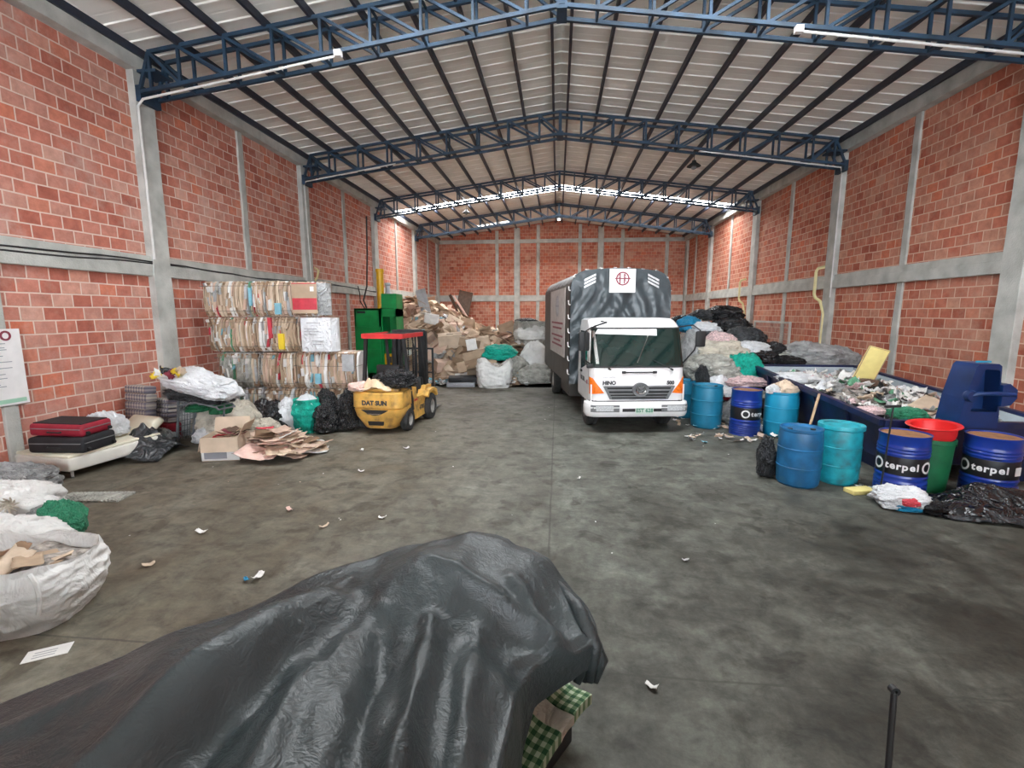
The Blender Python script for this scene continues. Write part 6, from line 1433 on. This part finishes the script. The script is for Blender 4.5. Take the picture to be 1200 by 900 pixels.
for i, (x, y, s_, mk, l) in enumerate(((-3.94, 4.72, .09, 'paper', 'white paper scrap on the open floor right of the green bag'), (-3.94, 4.01, .08, 'card2', 'brown leaf like scrap on the floor right of the large bulk bag'), (-2.74, 3.9, .10, 'paper', 'white curled wrapper on the floor left of the tarpaulin'), (-2.82, 3.85, .06, 'bluebag', 'small blue scrap beside the curled white wrapper'), (-2.06, 5.28, .07, 'paper', 'small white scrap on the floor beyond the tarpaulin'), (-2.64, 4.99, .08, 'card2', 'pale brown scrap on the floor beyond the white wrapper'), (-2.2, 3.5, .05, 'paper', 'tiny scrap close to the tarpaulin edge'), (-3.3, 5.4, .08, 'pinkcloth', 'pink scrap on the floor in front of the cartons'), (-3.0, 6.9, .07, 'paper', 'white scrap on the floor right of the carton pile'), (-2.7, 8.2, .09, 'paper', 'white scrap on the floor behind the carton pile near the forklift'), (-3.45, 8.0, .08, 'paper', 'white scrap on the floor in front of the forklift'), (.65, 2.9, .06, 'paper', 'white scrap on the dark floor right of the tarpaulin'), (1.3, 4.6, .05, 'paperg', 'tiny grey scrap on the stained floor'), (.35, 6.9, .05, 'paper', 'tiny white scrap near the floor joint'))):
    o = link('litter_scrap', sheet_mesh('litter_scrap', M[mk], s_*1.3, s_*.6, .4, i, .012, .003, True, 8)); place(o, (x, y, .012+s_*.1), (R(5), R(4), i*.8)); tag(o, l, 'litter')
for i in range(60):
    x = r_.uniform(-6.5, 6); y = r_.uniform(4.5, 14); s_ = r_.uniform(.010, .030)
    if abs(x-1.5) < 1.4 and y > 9: continue
    o = link('litter_crumb', mini[r_.choice((0, 1, 2, 3, 6, 7))]); place(o, (x, y, .008), (0, 0, i), (s_, s_, s_*.5)); tag(o, 'tiny pale crumb of litter scattered on the concrete floor', 'litter', 'crumbs of litter on the open floor')
# ------------------------------------------------------------------ tarpaulin covered heap
SHP = [(-.45, 2.72, 1.15, .05), (-.12, 2.66, 1.07, .1), (.14, 2.46, .95, .5), (.22, 2.26, .88, .66), (.13, 2.14, .82, .70), (-.11, 1.975, .80, .62), (-.165, 1.62, .84, .30), (-.20, 1.25, .88, .15), (-.22, .85, .90, .05), (-.5, .45, .9, .02), (-1.4, .05, .9, .02), (-2.6, -.2, .8, .02), (-3.3, .1, .75, .02), (-3.2, .75, .76, .02), (-2.55, 1.27, .84, .02), (-2.05, 1.66, .92, .02), (-1.62, 2.06, .99, .02), (-1.18, 2.44, 1.06, .02), (-.78, 2.66, 1.10, .02)]
CT = V(-1.05, 1.78, 0)
def shp(u):
    n = len(SHP); t_ = u*n; i = int(t_) % n; f = t_-int(t_); P = [V(*SHP[(i+k) % n][:3]) for k in (-1, 0, 1, 2)]
    return .5*((2*P[1])+(P[2]-P[0])*f+(2*P[0]-5*P[1]+4*P[2]-P[3])*f*f+(3*P[1]-P[0]-3*P[2]+P[3])*f**3)
INN = [(-.6, 2.3, 1.19), (-1.35, 1.6, 1.14), (-2.2, 1.0, 1.02), (-.7, 1.35, 1.06), (-2.6, .45, .92), (-1.6, .8, 1.04), (-.35, 1.7, .98), (-.25, 2.3, 1.08)]
CTRL = [s_[:3] for s_ in SHP]+INN
def crest(p):
    # load under the sheet: a long raised spine from the far right end to the lower left
    a = b = 0
    for (x, y, z) in CTRL: w_ = 1/((p.x-x)**2+(p.y-y)**2+.02)**1.6; a += w_*z; b += w_
    return a/b
folds = [  # (x0, y0, x1, y1, width, height) long ridges in the sheet
 (-.55, 1.95, -.42, .75, .050, .10), (-.34, 2.0, -.30, 1.1, .05, .05), (-1.10, 2.0, -1.45, .75, .10, .13), (-.95, 1.6, -.80, .6, .05, .06), (-.20, 2.30, .10, 2.0, .045, .05),
 (-1.7, 1.45, -2.6, .85, .07, .05), (-.62, 2.25, .0, 2.12, .05, .06), (-1.75, 1.0, -2.2, .2, .06, .06), (-.75, 1.9, -.62, 1.2, -.06, .07), (-.9, 2.05, -1.2, .9, -.08, .07)]
def foldz(x, y):
    s_ = 0
    for (x0, y0, x1, y1, w_, h_) in folds:
        dx, dy = x1-x0, y1-y0; L2 = dx*dx+dy*dy; t_ = max(0, min(1, ((x-x0)*dx+(y-y0)*dy)/L2)); px, py = x0+dx*t_, y0+dy*t_
        d = math.hypot(x-px, y-py)+.03*nz(V(x*4, y*4, x0)); s_ += math.copysign(h_, w_)*math.exp(-(d/w_)**2)*(.35+.65*math.sin(PI*(.12+.8*t_)))
    return s_
NU, NVT, NVS = 260, 90, 34
def tarp(u, v):
    S = shp(u); vt = .72
    if v <= vt:
        k_ = (v/vt)**.9; p = CT*(1-k_)+V(S.x, S.y, 0)*k_; e = sm(.55, 1, k_)
        z = crest(p)-.03*sm(.9, 1, k_)
        z += foldz(p.x, p.y)
        calm = sm(-1.9, -.9, p.x-.55*(p.y-1.6)+.2)      # the rear left part of the sheet lies smoother
        z += .05*nz(V(p.x*1.6, p.y*1.6, 1))+.030*calm*(1-2*math.sqrt(nz(V(p.x*2.2, p.y*1.5, 4))**2+.03))+.014*calm*(1-2*abs(nz(V(p.x*6, p.y*3.5, 6)+V(nz(p*2), 0, 0))))+.0025*(1-2*abs(nz(V(p.x*20, p.y*14, 6))))
        return (p.x, p.y, z)
    k_ = (v-vt)/(1-vt); out = (V(S.x, S.y, 0)-CT).normalized(); ph = u*2*PI
    zz = S.z*(1-k_)**.9+.02
    zz = S.z+foldz(S.x, S.y)*.6+.045*nz(V(S.x*2.0, S.y*2.0, 1))-(S.z-.05-.08*nz(V(S.x*2, S.y*2, 9)))*k_
    n_ = len(SHP); q_ = u*n_; i_ = int(q_); zb_ = SHP[i_ % n_][3]*(1-q_+i_)+SHP[(i_+1) % n_][3]*(q_-i_)   # the far right end is lifted off the floor
    zz = (crest(V(S.x, S.y, 0))-.03+foldz(S.x, S.y)+.05*nz(V(S.x*1.6, S.y*1.6, 1)))*(1-k_)+zb_*k_
    fl = .11*math.sin(ph*17+3*nz(V(u*9, 0, 0)))+.07*math.sin(ph*41+1)+.05*nz(V(u*60, k_*3, 0))
    flare_ = .04+.20*k_**1.3 if u > .5 else .03+.08*k_
    o_ = out*((flare_+fl*.5*k_*(.55))*(1 if zb_ < .2 else .25))
    return (S.x+o_.x, S.y+o_.y, max(.006, zz+.015*nz(V(u*40, k_*4, 2))))
mb = MB(); mb.grid(tarp, NU, 150, closeu=True)
tp_ = mb.build('tarpaulin', M['tarp'], None, 'all'); tag(tp_, 'large black polyethylene tarpaulin draped over a long heap in the foreground', 'tarpaulin')
so = tp_.modifiers.new('thickness', 'SOLIDIFY'); so.thickness = .006; so.offset = -1
# gathered knot at the far right corner
mb = MB()
for i, (dx, dz, ln) in enumerate(((0, 0, .34), (.05, -.03, .30), (-.04, -.05, .30), (.02, .05, .22))):
    pts = [(-.16+dx, .30, .10+dz), (-.06+dx, .16, .08+dz*.6), (.0+dx*.5, .06, .02+dz*.5), (.035+dx, .02, -.06+dz), (.0+dx, .01-.02*i, -.08-ln*.35)]
    mb.tube(pts, [.02, .04, .045, .035, .02], 10)
q = mb.build('gathered_corner', M['tarp'], tp_, 'all'); q.location = (.16, 2.20, .80)
# what shows below the lifted hem
r = thing('checked_pad', 'green and white gingham cloth pad with a beige band under the tarpaulin edge', 'pad', (-.02, 2.31, .27), 0, rot=(R(6), R(4), R(-32)))
def padf(a, b, z0): 
    def g(u, v):
        y = a+(b-a)*v; x = (u-.5)*.23*(1-.05*math.sin(v*PI)); s_ = (y+.28)/.56
        return (x, y, z0+.05*math.sin(s_*PI*1.0)-.05+.010*math.cos(u*PI*2))
    return g
for nm_, a, b, mk in (('checked_end', -.28, -.05, 'gingham'), ('beige_band', -.05, .08, 'wovenbeige'), ('checked_end', .08, .28, 'gingham')):
    mb = MB(); up_, lo_ = padf(a, b, .035 if mk == 'gingham' else .022), padf(a, b, -.035)
    n = 12; mb.grid(up_, n, n).grid(lo_, n, n); ring = list(range(n))+[n*j+n-1 for j in range(1, n)]+[n*(n-1)+i for i in range(n-2, -1, -1)]+[n*j for j in range(n-2, 0, -1)]; k = len(ring)
    mb.f += [(ring[i], ring[(i+1) % k], n*n+ring[(i+1) % k], n*n+ring[i]) for i in range(k)]; mb.m += [0]*k
    mb.build(nm_, M[mk], r, 40)
mb = MB()
for x in (-.118, ): mb.tube([(x, -.27+.03*i, .03+.05*math.sin((.01+.03*i)/.56*PI)-.05+.01) for i in range(19)], .010, 6)
mb.build('piping', M['cream'], r)
# the stacked load it rests on
r = thing('covered_crate', 'dark crate in shadow under the checked pad', 'crate', (-.03, 2.31, 0), R(-32))
MB().bbox(-.09, .05, -.26, .20, 0, .17, .01).build('crate_body', M['black'], r)
mb = MB(); mb.bbox(-.10, .06, -.27, -.22, .17, .19, .004).bbox(-.10, .06, .16, .21, .17, .19, .004); mb.build('rim', M['black'], r)
# black rod at the lower right
o = MB().tube([(0, 0, 0), (.09, .16, .5), (.18, .32, 1.0)], [.011, .011, .011], 12).build('black_rod', M['black'], None, True); place(o, (1.13, 1.46, 0)); tag(o, 'black metal rod rising into view at the lower right', 'rod')
MB().lathe([(.006, -.012), (.017, -.012), (.017, .012), (.006, .012), (.006, -.012)], 14, X=Matrix.Translation((.182, .325, 1.01)) @ Matrix.Rotation(PI/2, 4, 'X')).build('rod_eye', M['black'], o)
# ------------------------------------------------------------------ light and camera
w = bpy.data.worlds.new('daylight'); bpy.context.scene.world = w; w.use_nodes = True
bg = w.node_tree.nodes['Background']; bg.inputs[0].default_value = (.86, .93, 1, 1); bg.inputs[1].default_value = 12
cam = bpy.data.cameras.new('camera'); co = bpy.data.objects.new('camera', cam); C.objects.link(co)
co.location = (0, 0, 2.45); co.rotation_euler = (PI/2-.1481, 0, .094)
cam.lens = 561.5/1200*36; cam.sensor_width = 36; cam.clip_start = .05; cam.clip_end = 200
sc = bpy.context.scene; sc.camera = co
sc.view_settings.view_transform = 'Standard'; sc.view_settings.look = 'None'; sc.view_settings.gamma = 1
sc.view_settings.use_curve_mapping = False; sc.view_settings.exposure = 0.5
sc.cycles.use_denoising = True; sc.cycles.max_bounces = 10; sc.cycles.diffuse_bounces = 6
sc.cycles.sample_clamp_indirect = 8
